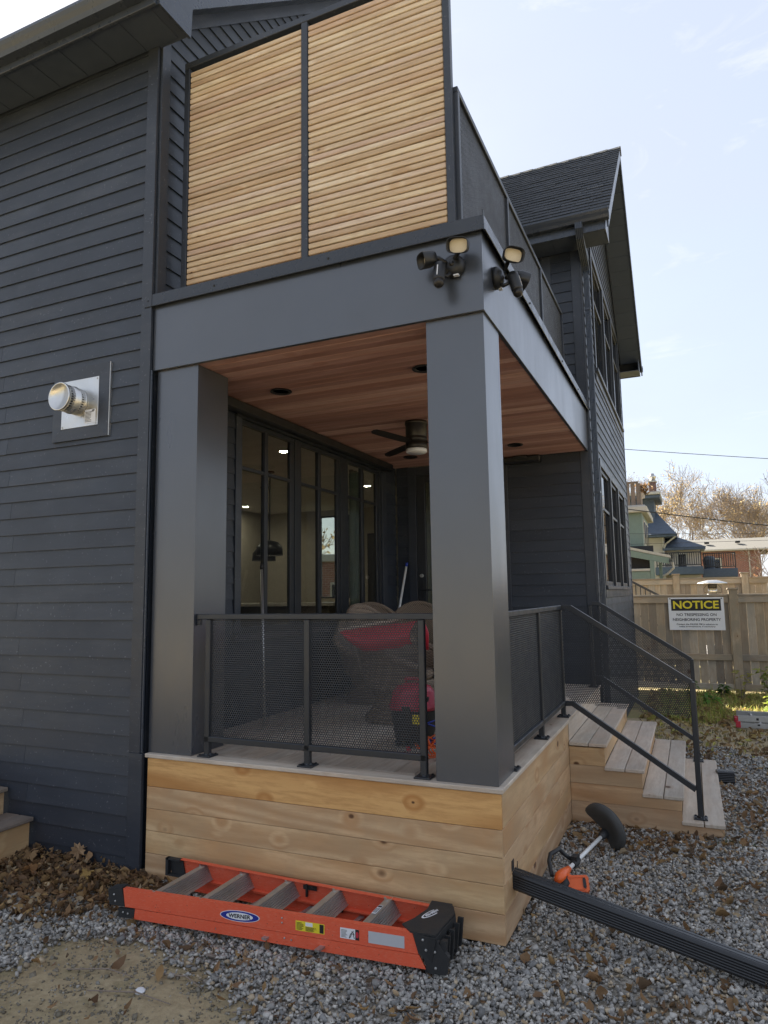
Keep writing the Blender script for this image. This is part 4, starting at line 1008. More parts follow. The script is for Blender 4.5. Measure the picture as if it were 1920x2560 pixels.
pile = np.where((px < -2.2) & (py < 0), np.clip((.85+py*1.2), 0, 1)*.06*np.clip((-2.2-px)*1.5, 0, 1), 0)
sz = rng.gamma(3, .011, len(px))+.010
p2, q2 = sample(4600, -3.9, -2.15, -.95, -.01, lambda x, y: np.clip(1.1+(y+.28)*2.0-np.clip(x+2.5, 0, 1)*2.2, 0, 1)); px = np.r_[px, p2]; py = np.r_[py, q2]
pile = np.where((px < -2.2) & (py < 0), np.clip((.95+py*1.15), 0, 1)*.085*np.clip((-2.2-px)*1.5, 0, 1), 0); sz = np.minimum(rng.gamma(3.2, .0095, len(px))+.009, .085)
V, Fc, Cc = leaves(px, py, -.004+rng.uniform(0, 1, len(px))*(.008+pile), sz, LC, LW_)
cloud_mesh('leaf_litter', V, Fc, LEAF, Cc, 'stuff', 'dry brown leaf litter scattered over the gravel and piled by the wall', 'leaves')
# far ground right: debris and dead leaves
px, py = sample(20000, .2, 5.5, 5.0, 10.3, lambda x, y: in_view(x, y)*(.22+.45*((y > 7.3))))
sz = rng.gamma(6, .008, len(px))+.015
V, Fc, Cc = leaves(px, py, np.full(len(px), -.03)+rng.uniform(0, .03, len(px)), sz, [(.30, .19, .09), (.38, .25, .10), (.22, .15, .08), (.50, .38, .16), (.48, .44, .12)], (5, 6, 4, 7, 5))  # bright yellow leaves mixed in for the look of sun
cloud_mesh('yard_leaves', V, Fc, LEAF, Cc, 'stuff', 'dead leaves over the earth of the back yard near the fence', 'leaves')
# single larger leaves that can be told apart
def big_leaf(label, x, y, z, s, rotz, c, tilt=.25):
    n = 11; out_ = []
    for i in range(n*2):
        a = 2*pi*i/(n*2); r = (1 if i % 2 == 0 else .62)*(.75+.35*cos(a*2.5+1)**2); out_.append((cos(a)*r*s*.5, sin(a)*r*s*.5, .18*s*cos(a*2+1)+.08*s*sin(a*5)))
    vs = [(0, 0, 0)]+out_; m = Matrix.Rotation(rotz, 3, 'Z')@Matrix.Rotation(tilt, 3, 'X')
    vs = [tuple(m@Vector(v)+Vector((x, y, z))) for v in vs]; fs = [(0, 1+i, 1+(i+1) % (n*2)) for i in range(n*2)]
    o = mk('fallen_leaf', vs, fs, LEAF, None, False, (x, y, z)); a = o.data.color_attributes.new('col', 'FLOAT_COLOR', 'POINT'); a.data.foreach_set('color', np.tile([*c, 1.], len(vs)))
    tag(o, label, 'leaf', 'large fallen leaves')
big_leaf('largest pale tan fallen leaf standing against the base of the left wall', -2.98, -.06, .12, .13, .4, (.42, .27, .15), 1.0)
big_leaf('tan curled leaf on the leaf pile below the left wooden steps', -3.30, -.18, .10, .12, 1.4, (.38, .24, .12), .5)
big_leaf('orange brown leaf on the leaf pile left of the tall pale one', -3.12, -.33, .08, .13, 2.4, (.36, .19, .08), .3)
big_leaf('yellow orange leaf lying midway along the leaf pile', -2.72, -.22, .07, .10, .9, (.45, .29, .10), .3)
big_leaf('brown leaf lying on the gravel in front of the drainpipe', .48, -.62, .015, .085, .6, (.34, .18, .08), .2)
big_leaf('flat tan leaf on the lower right gravel behind the drainpipe', 1.75, 1.3, .015, .09, 2.0, (.40, .28, .15), .2)
# twigs on the dirt and gravel
tw = [((-2.0, -1.02), (-1.62, -.95)), ((-1.75, -1.12), (-1.3, -1.06)), ((-1.55, -.88), (-1.25, -.90)), ((-1.0, -1.0), (-.82, -.93)), ((1.6, 5.2), (2.3, 5.6)), ((1.35, 5.0), (1.9, 4.8)), ((1.6, 5.9), (1.75, 6.4))]
for i, (a, c) in enumerate(tw):
    m_ = ((a[0]+c[0])/2+.02, (a[1]+c[1])/2+.03); b = B(); b.tube([(a[0], a[1], -.008), (m_[0], m_[1], .004), (c[0], c[1], -.006)], [.003, .0035, .002] if i < 4 else [.008, .01, .006], 5)
    lb = ('thin dry twig furthest left on the bare dirt', 'thin dry twig lowest on the bare dirt patch', 'thin dry twig on the dirt close below the ladder', 'short thin twig at the right edge of the dirt patch', 'longest fallen branch on the shaded earth near the stairs foot', 'fallen branch nearest the stairs on the shaded earth', 'short thin branch pointing at the fence on the yard earth')[i]
    o = b.make('twig', BARK2); tag(o, lb, 'twig', 'twigs on the dirt' if i < 4 else 'branches in the yard')
o = bx('wood_chip', None, OLDW['x'], -1.42, -1.36, -.66, -.64, -.004, .006, .003, (0, 0, .1)); tag(o, 'pale yellow wood chip on the gravel edge in front of the ladder', 'wood chip')
b = B(); b.lathe([(0, -.014), (.022, -.010), (.027, 0), (.018, .008), (0, .011)], (-1.52, -1.02, -.012), n=9); tag(b.make('pebble', WHT), 'round white pebble on the bare dirt', 'stone')

# ================================================================ STEP LADDER lying in front of the deck
lad = thing('step_ladder', 'orange fibreglass step ladder lying folded on the gravel against the deck', 'ladder', (-1.2, -.3, 0))
LA, LB = Vector((-2.10, -.55, 0)), Vector((-.32, -.41, 0)); LD = (LB-LA).normalized(); LNn = Vector((LD.y, -LD.x, 0))     # outward (camera side) normal of the near rail
FA, FB = Vector((-2.13, -.075, 0)), Vector((-.36, -.075, 0))
def web(A, Bv, t0, t1, za0, za1, zb0, zb1, out_, th, name, mat=FIBRE, slant0=0, slant1=0, fl=.028):
    d = (Bv-A).normalized(); n = out_
    P = lambda t, z, o: A+d*t+n*o+Vector((0, 0, z))
    b = B()
    b.prism([P(t0, za0, 0), P(t1, zb0, 0), P(t1+slant1, zb1, 0), P(t0+slant0, za1, 0)], (0, 0, 0), -n*th)
    # flanges turned inwards make the channel
    b.prism([P(t0+slant0, za1, 0), P(t1+slant1, zb1, 0), P(t1+slant1, zb1, -fl), P(t0+slant0, za1, -fl)], (0, 0, 0), Vector((0, 0, .004)))
    b.prism([P(t0, za0, 0), P(t1, zb0, 0), P(t1, zb0, -fl), P(t0, za0, -fl)], (0, 0, 0), Vector((0, 0, -.004)))
    return b.make(name, mat, lad)
nr = web(LA, LB, .02, 1.775, .094, .184, .098, .188, LNn, .005, 'front_rail', slant0=-.015, slant1=-.03)
web(LA, LB, .085, 1.81, .036, .083, .034, .088, LNn, .005, 'rear_rail', slant0=.004, slant1=-.03)
Nf = Vector((0, 1, 0))
web(FA, FB, .06, 1.74, .10, .196, .085, .182, Nf, .005, 'front_rail'); web(FA, FB, .09, 1.74, .03, .088, .03, .078, Nf, .005, 'rear_rail')
def lp(t, z, o=0.): return LA+LD*t+LNn*o+Vector((0, 0, z))
b = B(); b.prism([lp(-.088, .09, .002), lp(.018, .092, .002), lp(-.004, .187, .002), lp(-.1, .17, .002)], (0, 0, 0), -LNn*.02); b.prism([lp(-.1, .17, 0), lp(-.004, .187, 0), lp(.0, .187, -.05), lp(-.08, .18, -.05)], (0, 0, 0), Vector((0, 0, .004))); b.make('foot_boot', BATT, lad)
b = B(); b.prism([lp(-.017, .03, .002), lp(.082, .034, .002), lp(.09, .086, .002), lp(-.027, .078, .002)], (0, 0, 0), -LNn*.02); b.make('foot_boot', BATT, lad)
b = B(); b.prism([(-2.165, -.082, .195), (-2.055, -.084, .198), (-2.03, -.084, .10), (-2.14, -.082, .10)], (0, 0, 0), (0, -.006, 0)); b.box(-2.165, -2.06, -.115, -.083, .19, .2); b.box(-2.15, -2.04, -.115, -.083, .095, .105); b.box(-2.17, -2.15, -.115, -.083, .095, .2); b.make('foot_boot', BATT, lad)
for (x, yn) in ((-1.882, -.53), (-1.576, -.506), (-1.258, -.482), (-.942, -.457), (-.62, -.432)):
    prof = [(0, .186), (.034, .188)]
    for i in range(7):
        f_ = i/7; prof += [(.038+.040*f_, .186-.074*f_), (.036+.040*f_, .186-.074*f_-.012)]
    prof += [(.084, .108), (.078, .106), (.03, .178), (.0, .178)]
    b = B(); b.prism([(x+px_-.02, yn+.006, z) for px_, z in prof], (0, 0, 0), (0, -.085-yn, 0)); b.make('tread', ALUM, lad)
    b = B(); b.bar((x-.03, -.095, .187), (x+.0, -.13, .187), .012, .006); b.bar((x-.06, yn+.03, .183), (x-.01, yn+.012, .187), .012, .006); b.make('tread_brace', ALUM, lad)
for x in (-1.80, -1.49, -1.17, -.85): b = B(); b.bar((x+.0, -.50, .055), (x+.06, -.09, .062), .028, .010); b.make('rear_bar', ALUM, lad)
for (x, z) in ((-1.17, .165), (-1.0, .075)): b = B(); b.box(x, x+.09, -.093, -.089, z-.012, z+.012); b.box(x+.02, x+.032, -.10, -.088, z-.05, z+.02); b.lathe([(.007, 0), (.005, .004), (0, .005)], (x+.06, -.093, z), (0, -1, 0), 8); b.make('spreader', DARKBR, lad)
# moulded top cap
b = B(); b.prism([lp(1.75, .19, .004), lp(1.86, .183, .004), lp(1.93, .10, .004), lp(1.915, .02, .004), lp(1.83, .015, .004), lp(1.80, .085, .004), lp(1.775, .10, .004)], (0, 0, 0), -LNn*.03); cp = b.make('top_cap', BATT, lad)
b = B()
top_poly = [lp(1.735, .19, .004), lp(1.865, .187, .004), Vector((-.235, -.30, .19)), Vector((-.225, -.15, .19)), Vector((-.27, -.06, .192)), Vector((-.385, -.062, .192)), Vector((-.375, -.16, .19)), Vector((-.40, -.28, .19)), Vector((-.435, -.36, .19))]
b.prism(top_poly, (0, 0, 0), (0, 0, .008)); b.make('cap_top', BATT, cp)
b = B(); E_ = [(-.222, -.40, .02, .185), (-.20, -.32, .02, .187), (-.195, -.15, .02, .187), (-.22, -.06, .03, .188)]
b.prism([(-.27, -.405, .015), (-.235, -.42, .185), (-.232, -.30, .188), (-.222, -.15, .188), (-.262, -.062, .188), (-.26, -.062, .03), (-.215, -.15, .015), (-.225, -.32, .012)], (0, 0, 0), (-.03, 0, 0))
for y0, y1 in ((-.40, -.37), (-.34, -.33), (-.275, -.262), (-.20, -.188), (-.13, -.118)): b.prism([(-.235, y0, .03), (-.218, y0, .17), (-.218, y1, .17), (-.232, y1, .03)], (0, 0, 0), (.03, 0, 0))
b.make('cap_end', BATT, cp)
b = B(); b.prism([(-.22, -.31, .06), (-.208, -.31, .16), (-.206, -.23, .165), (-.21, -.22, .06)], (0, 0, 0), (.006, 0, 0)); b.make('cap_recess', BLK, cp)
def rivet(t, z, par=None, r=.007):
    b = B(); b.lathe([(r, 0), (r*.8, .003), (0, .0045)], lp(t, z, .0045), LNn, 10); b.make('rivet', ALUM, par or lad)
for t, z in ((1.80, .165), (1.845, .16), (1.815, .12), (1.86, .118), (1.862, .045)): rivet(t, z)
for t, z in ((-.055, .15), (-.045, .115), (.012, .062), (.045, .058)): rivet(t, z, None, .006)
for t, z in ((1.03, .165), (1.03, .142), (1.045, .068), (1.085, .064)): rivet(t, z, None, .005)
# stickers
def plate(name, mat, t0, t1, z0, z1, o=.0012, par=None):
    b = B(); b.prism([lp(t0, z0, o), lp(t1, z0, o), lp(t1, z1, o), lp(t0, z1, o)], (0, 0, 0), -LNn*.0006); return b.make(name, mat, par or lad)
def ellipse(name, mat, t, z, a, c, o, par):
    b = B(); P = [lp(t+a*cos(q), z+c*sin(q)+a*cos(q)*.03, o) for q in np.linspace(0, 2*pi, 36, endpoint=False)]; b.prism(P, (0, 0, 0), -LNn*.0004); return b.make(name, mat, par)
e1 = ellipse('emblem', WHT, .773, .138, .122, .0285, .0010, lad); ellipse('emblem_ring', NAVYP, .773, .138, .117, .0255, .0016, e1); ellipse('emblem_field', WHT, .773, .138, .082, .0185, .0022, e1)
text('lettering', e1, 'WERNER', .03, BLK, lp(.773, .1385, .0029), LD+Vector((0, 0, .03)), (0, 0, 1), .135, .0205, bold=.0006)
y_ = plate('caution_label', YEL, 1.108, 1.272, .115, .163); 
plate('print_block', BLK, 1.245, 1.268, .118, .16, .0018, y_); plate('print_block', WHT, 1.165, 1.205, .142, .160, .0018, y_)
for i in range(7): plate('print_line', BLK, 1.113, 1.113+random.uniform(.03, .042), .120+i*.0055, .1225+i*.0055, .0018, y_); plate('print_line', BLK, 1.165, 1.165+random.uniform(.04, .07), .118+i*.0032, .1195+i*.0032, .0018, y_)
w_ = plate('safety_label', WHT, 1.360, 1.464, .113, .163); plate('print_block', BLK, 1.443, 1.464, .113, .163, .0018, w_)
ellipse('print_dot', REDP, 1.4535, .138, .008, .015, .0022, w_)
for i in range(7): plate('print_line', BLK, 1.366, 1.366+random.uniform(.022, .034), .119+i*.0055, .121+i*.0055, .0018, w_)
def stroke(par, pts, w=.003):
    for a, c in zip(pts, pts[1:]):
        b = B(); b.bar(lp(*a, .0018), lp(*c, .0018), .0008, w, LNn.cross(LD)); b.make('print_stroke', BLK, par)
stroke(w_, [(1.41, .118), (1.418, .14), (1.432, .14), (1.438, .118)]); stroke(w_, [(1.41, .118), (1.418, .125), (1.425, .145), (1.434, .155)]); stroke(w_, [(1.422, .15), (1.432, .147), (1.438, .135)])
plate('grey_sticker', GRY, 1.514, 1.704, .110, .166)
# oval emblem on the cap
b = B(); ec = Vector((-.335, -.20, .1985)); ea = Vector((.042, .105, 0)).normalized(); eb = Vector((ea.y, -ea.x, 0))
for nm, m, a, c, z in (('emblem', WHT, .075, .022, 0), ('emblem_field', BLK, .062, .016, .0006)):
    b = B(); b.prism([ec+ea*a*cos(q)+eb*c*sin(q)+Vector((0, 0, z)) for q in np.linspace(0, 2*pi, 30, endpoint=False)], (0, 0, 0), (0, 0, .0004)); b.make(nm, m, cp)
text('lettering', cp, 'WERNER', .03, WHT, ec+Vector((0, 0, .0016)), -ea, -eb, .1, .017, bold=.0006)
st_ = B(); st_.prism([(-.635, -.30, .1905), (-.610, -.30, .1905), (-.610, -.20, .1905), (-.635, -.20, .1905)], (0, 0, 0), (0, 0, .0006)); s_ = st_.make('tread_sticker', WHT, lad)
for i in range(3): bx('print_line', s_, BLK, -.632+i*.007, -.6285+i*.007, -.29, -.235, .1912, .1916, 0)
bx('print_block', s_, BLK, -.633, -.612, -.225, -.205, .1912, .1916, 0)

# ================================================================ DRAINPIPE, TRIMMER, OTHER THINGS ON THE GRAVEL
dp = thing('drainpipe', 'black ribbed drainpipe poking out of the deck side and lying across the gravel', 'drainpipe', (0, .235, .25))
b = B(); 
def boxpipe(w, h, r=.014, ribs=5):
    pts = [(-w/2+r, h/2), (-w*.16, h/2), (-w*.14, h/2-.003), (-w*.06, h/2-.003), (-w*.04, h/2), (w*.18, h/2), (w*.2, h/2-.003), (w*.28, h/2-.003), (w*.3, h/2), (w/2-r, h/2), (w/2-r*.35, h/2-r*.3), (w/2, h/2-r)]
    y0, y1 = h/2-r*1.2, -h/2+r*1.2
    for i in range(ribs*2+1):
        y = y0+(y1-y0)*i/(ribs*2); pts += [(w/2-(.0035 if i % 2 else 0), y+.0012), (w/2-(.0035 if i % 2 else 0), y-.0012)]
    pts += [(w/2, -h/2+r), (w/2-r, -h/2), (-w/2+r, -h/2), (-w/2, -h/2+r), (-w/2, h/2-r)]
    return pts
sweep(b, boxpipe(.085, .098), [(-.05, .235, .272), (.58, .165, .168), (1.21, .095, .064)], (0, 0, 1)); sweep(b, boxpipe(.085, .098), [(1.212, .0948, .0637), (1.5, .062, .052), (2.3, -.03, .048)], (0, 0, 1)); b.make('pipe', GLOSSB, dp)
b = B(); b.box(.0004, .003, .172, .222, .318, .372); b.box(.0004, .003, .30, .305, .2, .33); b.make('wall_cutout', BLK, dp)
stub = thing('drain_outlet', 'short dark ribbed drain outlet lying beyond the foot of the stairs', 'drainpipe', (1.2, 3.85, 0))
b = B(); sweep(b, boxpipe(.10, .11), [(1.118, 3.84, .060), (1.262, 3.87, .058)], (0, 0, 1)); b.make('pipe', GLOSSB, stub)
tr = thing('string_trimmer', 'orange and black cordless string trimmer with round black guard lying on leaves', 'trimmer', (.25, 1.2, 0))
T0, T1 = Vector((.165, .905, .085)), Vector((.305, 1.60, .10)); td_ = (T1-T0).normalized(); ts = Vector((td_.y, -td_.x, 0)).normalized()
b = B(); b.tube([T0, T1], .0135, 12); b.make('shaft', WHITE, tr, True)
b = B(); b.tube([T0+td_*.12, T0+td_*.16, T0+td_*.18, T0+td_*.22], [.022, .026, .026, .02], 12); b.obox(T0+td_*.17+ts*.0+Vector((0, 0, .02)), td_*.03, ts*.02, Vector((0, 0, .022))); b.make('clamp', BATT, tr)
b = B(); b.tube([T0+td_*.17, T0+td_*.15-ts*.06+Vector((0, 0, .04)), T0+td_*.11-ts*.085+Vector((0, 0, .085)), T0-ts*.10+Vector((0, 0, .085)), T0-td_*.04-ts*.095+Vector((0, 0, .055)), T0-td_*.11-ts*.05+Vector((0, 0, .0))], [.012, .013, .014, .014, .013, .012], 10); b.make('loop_handle', BATT, tr, True)
b = B(); b.tube([T0+td_*.05, T0-td_*.0, T0-td_*.05, T0-td_*.10, T0-td_*.15], [.018, .026, .034, .036, .02], 12); b.make('motor_body', ORANGE, tr, True)
b = B(); b.tube([T0-td_*.06+ts*.02+Vector((0, 0, -.01)), T0-td_*.10+ts*.035+Vector((0, 0, -.03)), T0-td_*.15+ts*.02+Vector((0, 0, -.05))], [.024, .028, .02], 12); b.make('grip', BATT, tr, True)
bc = Vector((.255, .815, .055)); bu = Vector((.97, .18, .1)).normalized(); bn = Vector((.1, -.80, .6)).normalized(); bv = bn.cross(bu).normalized(); bu = bv.cross(bn)
def plateo(c, hu, hv, hn, nm, mat, par, cut=.012):
    P = [(-hu+cut, -hv), (hu-cut, -hv), (hu, -hv+cut), (hu, hv-cut), (hu-cut, hv), (-hu+cut, hv), (-hu, hv-cut), (-hu, -hv+cut)]
    b = B(); b.prism([c+bu*p+bv*q-bn*hn for p, q in P], (0, 0, 0), bn*2*hn); return b.make(nm, mat, par)
bt = plateo(bc, .062, .047, .016, 'battery_mount', ORANGE, tr); plateo(bc+bn*.0165-bu*.012, .036, .032, .0015, 'mount_recess', ORANGE, bt, .004)
for s_ in (-1, 1): b = B(); b.obox(bc+bn*.019+bv*s_*.034-bu*.008, bu*.044, bv*.003, bn*.004); b.make('mount_rail', ORANGE, bt)
b = B(); b.obox(bc+bn*.02+bu*.036, bu*.009, bv*.022, bn*.005); b.obox(bc+bn*.02+bu*.036+bv*.027, bu*.006, bv*.003, bn*.004); b.obox(bc+bn*.02+bu*.036-bv*.027, bu*.006, bv*.003, bn*.004); b.make('terminal_block', BLACK, bt)
b = B(); b.tube([bc-bn*.02-bu*.02, T0-td_*.05], [.03, .03], 10); b.make('neck', ORANGE, tr, True)
# head and guard
b = B(); b.tube([T1-td_*.03, T1+td_*.03, T1+td_*.06, T1+td_*.10], [.02, .03, .034, .03], 14); b.make('head_motor', BATT, tr, True)
gc = T1+td_*.075+Vector((0, 0, -.04)); gn = Vector((.40, .90, .12)).normalized(); ga = Vector((.62, -.20, -.75)); ga = (ga-gn*ga.dot(gn)).normalized(); gb = gn.cross(ga)
if gb.z < 0: gb = -gb
P = []
for i in range(9):
    r = [0, .05, .1, .14, .165, .178, .182, .18, .176][i]; h = [0, .004, .012, .02, .012, -.01, -.035, -.034, -.01][i]; row = []
    for j in range(25):
        a = -pi*.06+pi*1.1*j/24; row.append(gc+Vector((-.02, 0, .065))+ga*r*.98*cos(a)+gb*r*.86*sin(a)-gn*h*1.0)
    P.append(row)
b = B(); b.grid(P); gd = b.make('guard', GUARDM, tr, True)
b = B(); b.tube([gc-ts*.03+Vector((0, 0, .03)), gc-ts*.07+Vector((0, 0, .055))-td_*.04, gc-ts*.075+Vector((0, 0, .01))-td_*.06], .0022, 6); b.make('wire_bail', ALUM, tr)
# aluminium extension ladder at the right edge
al = thing('extension_ladder', 'bare aluminium extension ladder with red end caps lying by the sunlit weeds', 'ladder', (2.5, 7.0, 0))
b = B()
for z0, z1 in ((.0, .065), (.085, .16)):
    b.box(1.475, 4.6, 6.88, 6.89, z0, z1); b.box(1.475, 4.6, 6.885, 6.91, z1-.012, z1); b.box(1.475, 4.6, 6.885, 6.91, z0, z0+.012)
b.make('near_rail', ALUM, al); b = B()
for z0, z1 in ((.0, .065), (.085, .16)): b.box(1.475, 4.6, 7.30, 7.31, z0, z1); b.box(1.475, 4.6, 7.28, 7.305, z1-.012, z1)
b.make('far_rail', ALUM, al)
for x in (1.65, 1.96, 2.27, 2.58, 2.89): b = B(); b.tube([(x, 6.9, .12), (x, 7.3, .12)], .018, 8); b.tube([(x+.1, 6.9, .03), (x+.1, 7.3, .03)], .018, 8); b.make('rung', ALUM, al)
for y0 in (6.872, 7.275): bx('end_cap', al, REDP, 1.44, 1.50, y0, y0+.045, .0, .085, .006)
bx('end_cap', al, REDP, 1.43, 1.47, 6.87, 6.92, .09, .13, .006)
bx('print_mark', al, BLK, 1.69, 1.72, 6.8785, 6.8795, .105, .135, 0); bx('print_mark', al, BLK, 1.70, 1.73, 6.8785, 6.8795, .035, .055, 0)
# steps at the left edge
ls = thing('side_steps', 'weathered wooden steps at the left edge against the charcoal wall', 'steps', (-3.7, -.5, 0))
for k, (xr, z) in enumerate(((-3.455, .285), (-3.735, .465), (-4.015, .645))):
    bx('tread_board', ls, OLDW, xr-.14, xr, -1.5, -.035, z-.03, z, .006); bx('tread_board', ls, OLDW, xr-.285, xr-.145, -1.5, -.035, z-.03, z, .006)
    bx('riser', ls, CEDAR, xr-.06, xr-.035, -1.48, -.04, z-.21 if k else -.02, z-.031, .003)
bx('tread_board', ls, OLDW, -4.6, -4.3, -1.5, -.035, .615, .645, .006)

# ================================================================ THINGS ON THE PORCH
def wicker_chair(x, y, rz, label):
    t = thing('wicker_chair', label, 'armchair', (x, y, ZD), 'wicker armchairs on the porch')
    ca, sa = cos(rz), sin(rz)
    W_ = lambda p: Vector((x+p[0]*ca-p[1]*sa, y+p[0]*sa+p[1]*ca, ZD+p[2]))      # chair faces local +x
    def shell(thick):
        P = []
        for j in range(29):
            th = radians(-150+300*j/28); back = (1+cos(th))/2         # 1 at the back, local -x
            hb = .44+.17*min(1, back*2.2)+.34*max(0, (back-.62)/.38)**1.1
            row = []
            for i in range(9):
                f_ = i/8; z = .27+(hb-.27)*f_
                r = .30+.05*sin(f_*pi)*.3+.11*f_**2; r -= thick
                row.append(W_((-cos(th)*r-.07*back*f_**1.5, sin(th)*r, z+(-.012 if thick and i == 8 else 0))))
            P.append(row)
        return P
    A_, C_ = shell(0), shell(.045)
    b = B(); b.grid(A_); b.grid(C_); b.grid([[p[-1], q[-1]] for p, q in zip(A_, C_)]); b.grid([A_[0], C_[0]]); b.grid([A_[-1], C_[-1]]); b.make('back_shell', WICKER, t, True)
    b = B(); b.tube([(p[-1]+q[-1])/2 for p, q in zip(A_, C_)], .03, 10); b.make('rim', WICKER, t, True)
    c = W_((0, 0, 0)); b = B(); b.lathe([(.30, .0), (.31, .03), (.22, .15), (.235, .22), (.31, .30), (.31, .33), (.0, .34)], c, n=28); b.make('base', WICKER, t, True)
    b = B(); b.lathe([(.0, .345), (.265, .345), (.285, .375), (.27, .42), (.0, .43)], c, n=24); b.make('cushion', OLDW['x'] if 0 else WICKER, t, True)
wicker_chair(-1.30, 1.75, radians(-12), 'brown wicker armchair nearest the front railing with the red scoop across it')
wicker_chair(-1.95, 2.62, radians(-60), 'brown wicker armchair in front of the porch windows, its rounded top left of the other')
wicker_chair(-1.72, 3.15, radians(-75), 'brown wicker armchair furthest back, its rounded top beside the white pole')
rd = thing('red_scoop', 'red plastic scoop with a slim pale wooden pole lying across the wicker chair', 'scoop', (-1.3, 1.45, 1.5))
b = B(); b.tube([(-1.72, 1.42, 1.555), (-1.0, 1.38, 1.672)], .0125, 8); b.make('pole', PALE['x'], rd)
P = [[(-1.60+.60*i/12, 1.38-.10*sin(j/6*pi)-.02*j, 1.565+.07*i/12-(.02+.17*min(1, i/4)**.6)*j/6*(1 if i < 11 else .9)) for j in range(7)] for i in range(13)]
b = B(); b.grid(P); b.grid([[(p[0], p[1]+.012, p[2]) for p in r] for r in P]); b.make('blade', REDP, rd, True)
b = B(); 
for j in range(5): b.tube([(-.93+.012*j, 1.30, 1.42), (-.92+.012*j, 1.28, 1.55), (-.955+.010*j, 1.30, 1.64)], .007, 6)
b.make('hose_loop', REDP, rd, True)
vc_ = thing('shop_vacuum', 'shop vacuum with red domed lid and black tank behind the front railing', 'vacuum', (-.84, .88, ZD))
c = (-.84, .88, ZD); b = B(); b.lathe([(.0, .04), (.13, .04), (.14, .06), (.165, .23), (.165, .245), (.0, .246)], c, n=30); tk = b.make('tank', BATT, vc_, True)
b = B(); b.lathe([(.175, .247), (.178, .27), (.165, .29), (.15, .36), (.12, .40), (.06, .42), (.0, .423)], c, n=30); lid = b.make('lid', PINK, vc_, True)
bx('vent_slot', lid, BLK, -.90, -.86, .745, .76, ZD+.35, ZD+.375, .002); bx('vent_slot', lid, BLK, -.72, -.70, .79, .82, ZD+.31, ZD+.34, .002); bx('latch', lid, BATT, -.86, -.80, .70, .72, ZD+.23, ZD+.28, .004)
b = B(); b.tube([(-.9, .88, ZD+.41), (-.9, .88, ZD+.45), (-.78, .88, ZD+.45), (-.78, .88, ZD+.41)], .012, 8); b.make('handle', PINK, lid, True)
bx('warning_sticker', tk, YEL, -.785, -.735, .706, .712, ZD+.165, ZD+.235, 0)
for a in (40, 130, 220, 310): b = B(); b.lathe([(.022, .0), (.022, .035), (.0, .045)], (c[0]+.12*cos(radians(a)), c[1]+.12*sin(radians(a)), ZD+.001), n=12); b.make('caster', BLACK, vc_, True)
b = B(); b.lathe([(.012, 0), (.018, .01), (.012, .03), (0, .033)], (-.80, .66, ZD), n=8); tag(b.make('hose_clip', REDP), 'small red plastic clip on the deck in front of the vacuum', 'clip')
ec_ = B(); pts = []
for i in range(70):
    a = i*.55; r = .09+.02*sin(i*.9); pts.append((-.60+r*cos(a)*.9+.04*sin(i*.31), .62+r*sin(a)+.05*cos(i*.23), ZD+.008+.10*abs(sin(i*.21))*(i % 9 > 3)*.9+.012*(i % 5)))
ec_.tube(pts, .0055, 6); tag(ec_.make('orange_cord', ORANGE, None, True), 'orange extension cord coiled on the deck beside the right column', 'cord')
b = B(); pts = [(-.62+.05*cos(i*.7), .70+.05*sin(i*.7), ZD+.01+.2*i/16) for i in range(18)]; b.tube(pts, .005, 6); tag(b.make('air_hose', BLUE, None, True), 'thin blue hose hanging behind the shop vacuum', 'hose')
p = thing('broom_pole', 'white pole with a blue tip leaning on the wall beside the glass door', 'pole', (-2.42, 4.1, ZD))
A_, C_ = Vector((-2.46, 4.1, ZD+.01)), Vector((-2.305, 4.40, 2.20)); b = B(); b.tube([A_, C_], .015, 10); b.make('shaft', WHITE, p, True); b = B(); b.tube([C_, C_+(C_-A_).normalized()*.05], .016, 10); b.make('tip', BLUE, p, True)
p = thing('grey_pole', 'dull grey metal pole leaning on the first porch window', 'pole', (-2.33, 1.18, ZD))
b = B(); b.tube([(-2.25, 1.12, ZD+.01), (-2.43, 1.33, 2.08)], .013, 10); b.make('shaft', ALUM, p, True); b = B(); b.tube([(-2.43, 1.33, 2.08), (-2.435, 1.336, 2.13)], .015, 10); b.make('end_cap', BLACK, p, True)

# ================================================================ FENCES AND SIGN
def fence(name, label, x0, x1, y, zt, postx, seed, bw=.14, sunk=0.):
    r = random.Random(seed); t = thing(name, label, 'fence', ((x0+x1)/2, y, 0))
    for px in postx:
        bx('post', t, FENCEW, px-.075, px+.075, y-.06, y+.085, -.1, zt+.10, .006); bx('post_cap', t, FENCEW, px-.095, px+.095, y-.08, y+.10, zt+.101, zt+.132, .008)
    ed = [x0]+[q for q in postx if x0 < q < x1]+[x1]
    for a, c in zip(ed, ed[1:]):
        a += .077; c -= .077
        bx('top_rail', t, FENCEW, a, c, y-.03, y+.008, zt-.135, zt-.012, .004); bx('cap_rail', t, FENCEW, a, c, y-.05, y+.06, zt-.0115, zt+.022, .004)
        bx('middle_rail', t, FENCEW, a, c, y-.03, y+.008, .56, .67, .004); bx('kick_board', t, FENCEW, a, c, y-.028, y+.008, .02, .14, .004)
    x = x0
    while x < x1:
        wd = bw+r.uniform(-.008, .008)
        bx('board', t, FENCEW, x, x+wd-r.uniform(.003, .008), y+.010, y+.030+r.uniform(0, .004), r.uniform(.02, .06), zt-.013, .003); x += wd
    return t
fence('board_fence', 'nearer brown board fence carrying the notice sign', -1.9, 6.5, 10.5, 1.745, (-.75, 1.70, 4.1), 3)
fence('board_fence', 'second board fence further back behind the patio heater', -2.5, 6.5, 15.0, 2.13, (-.9, .675, 2.2, 3.75, 5.3), 5)
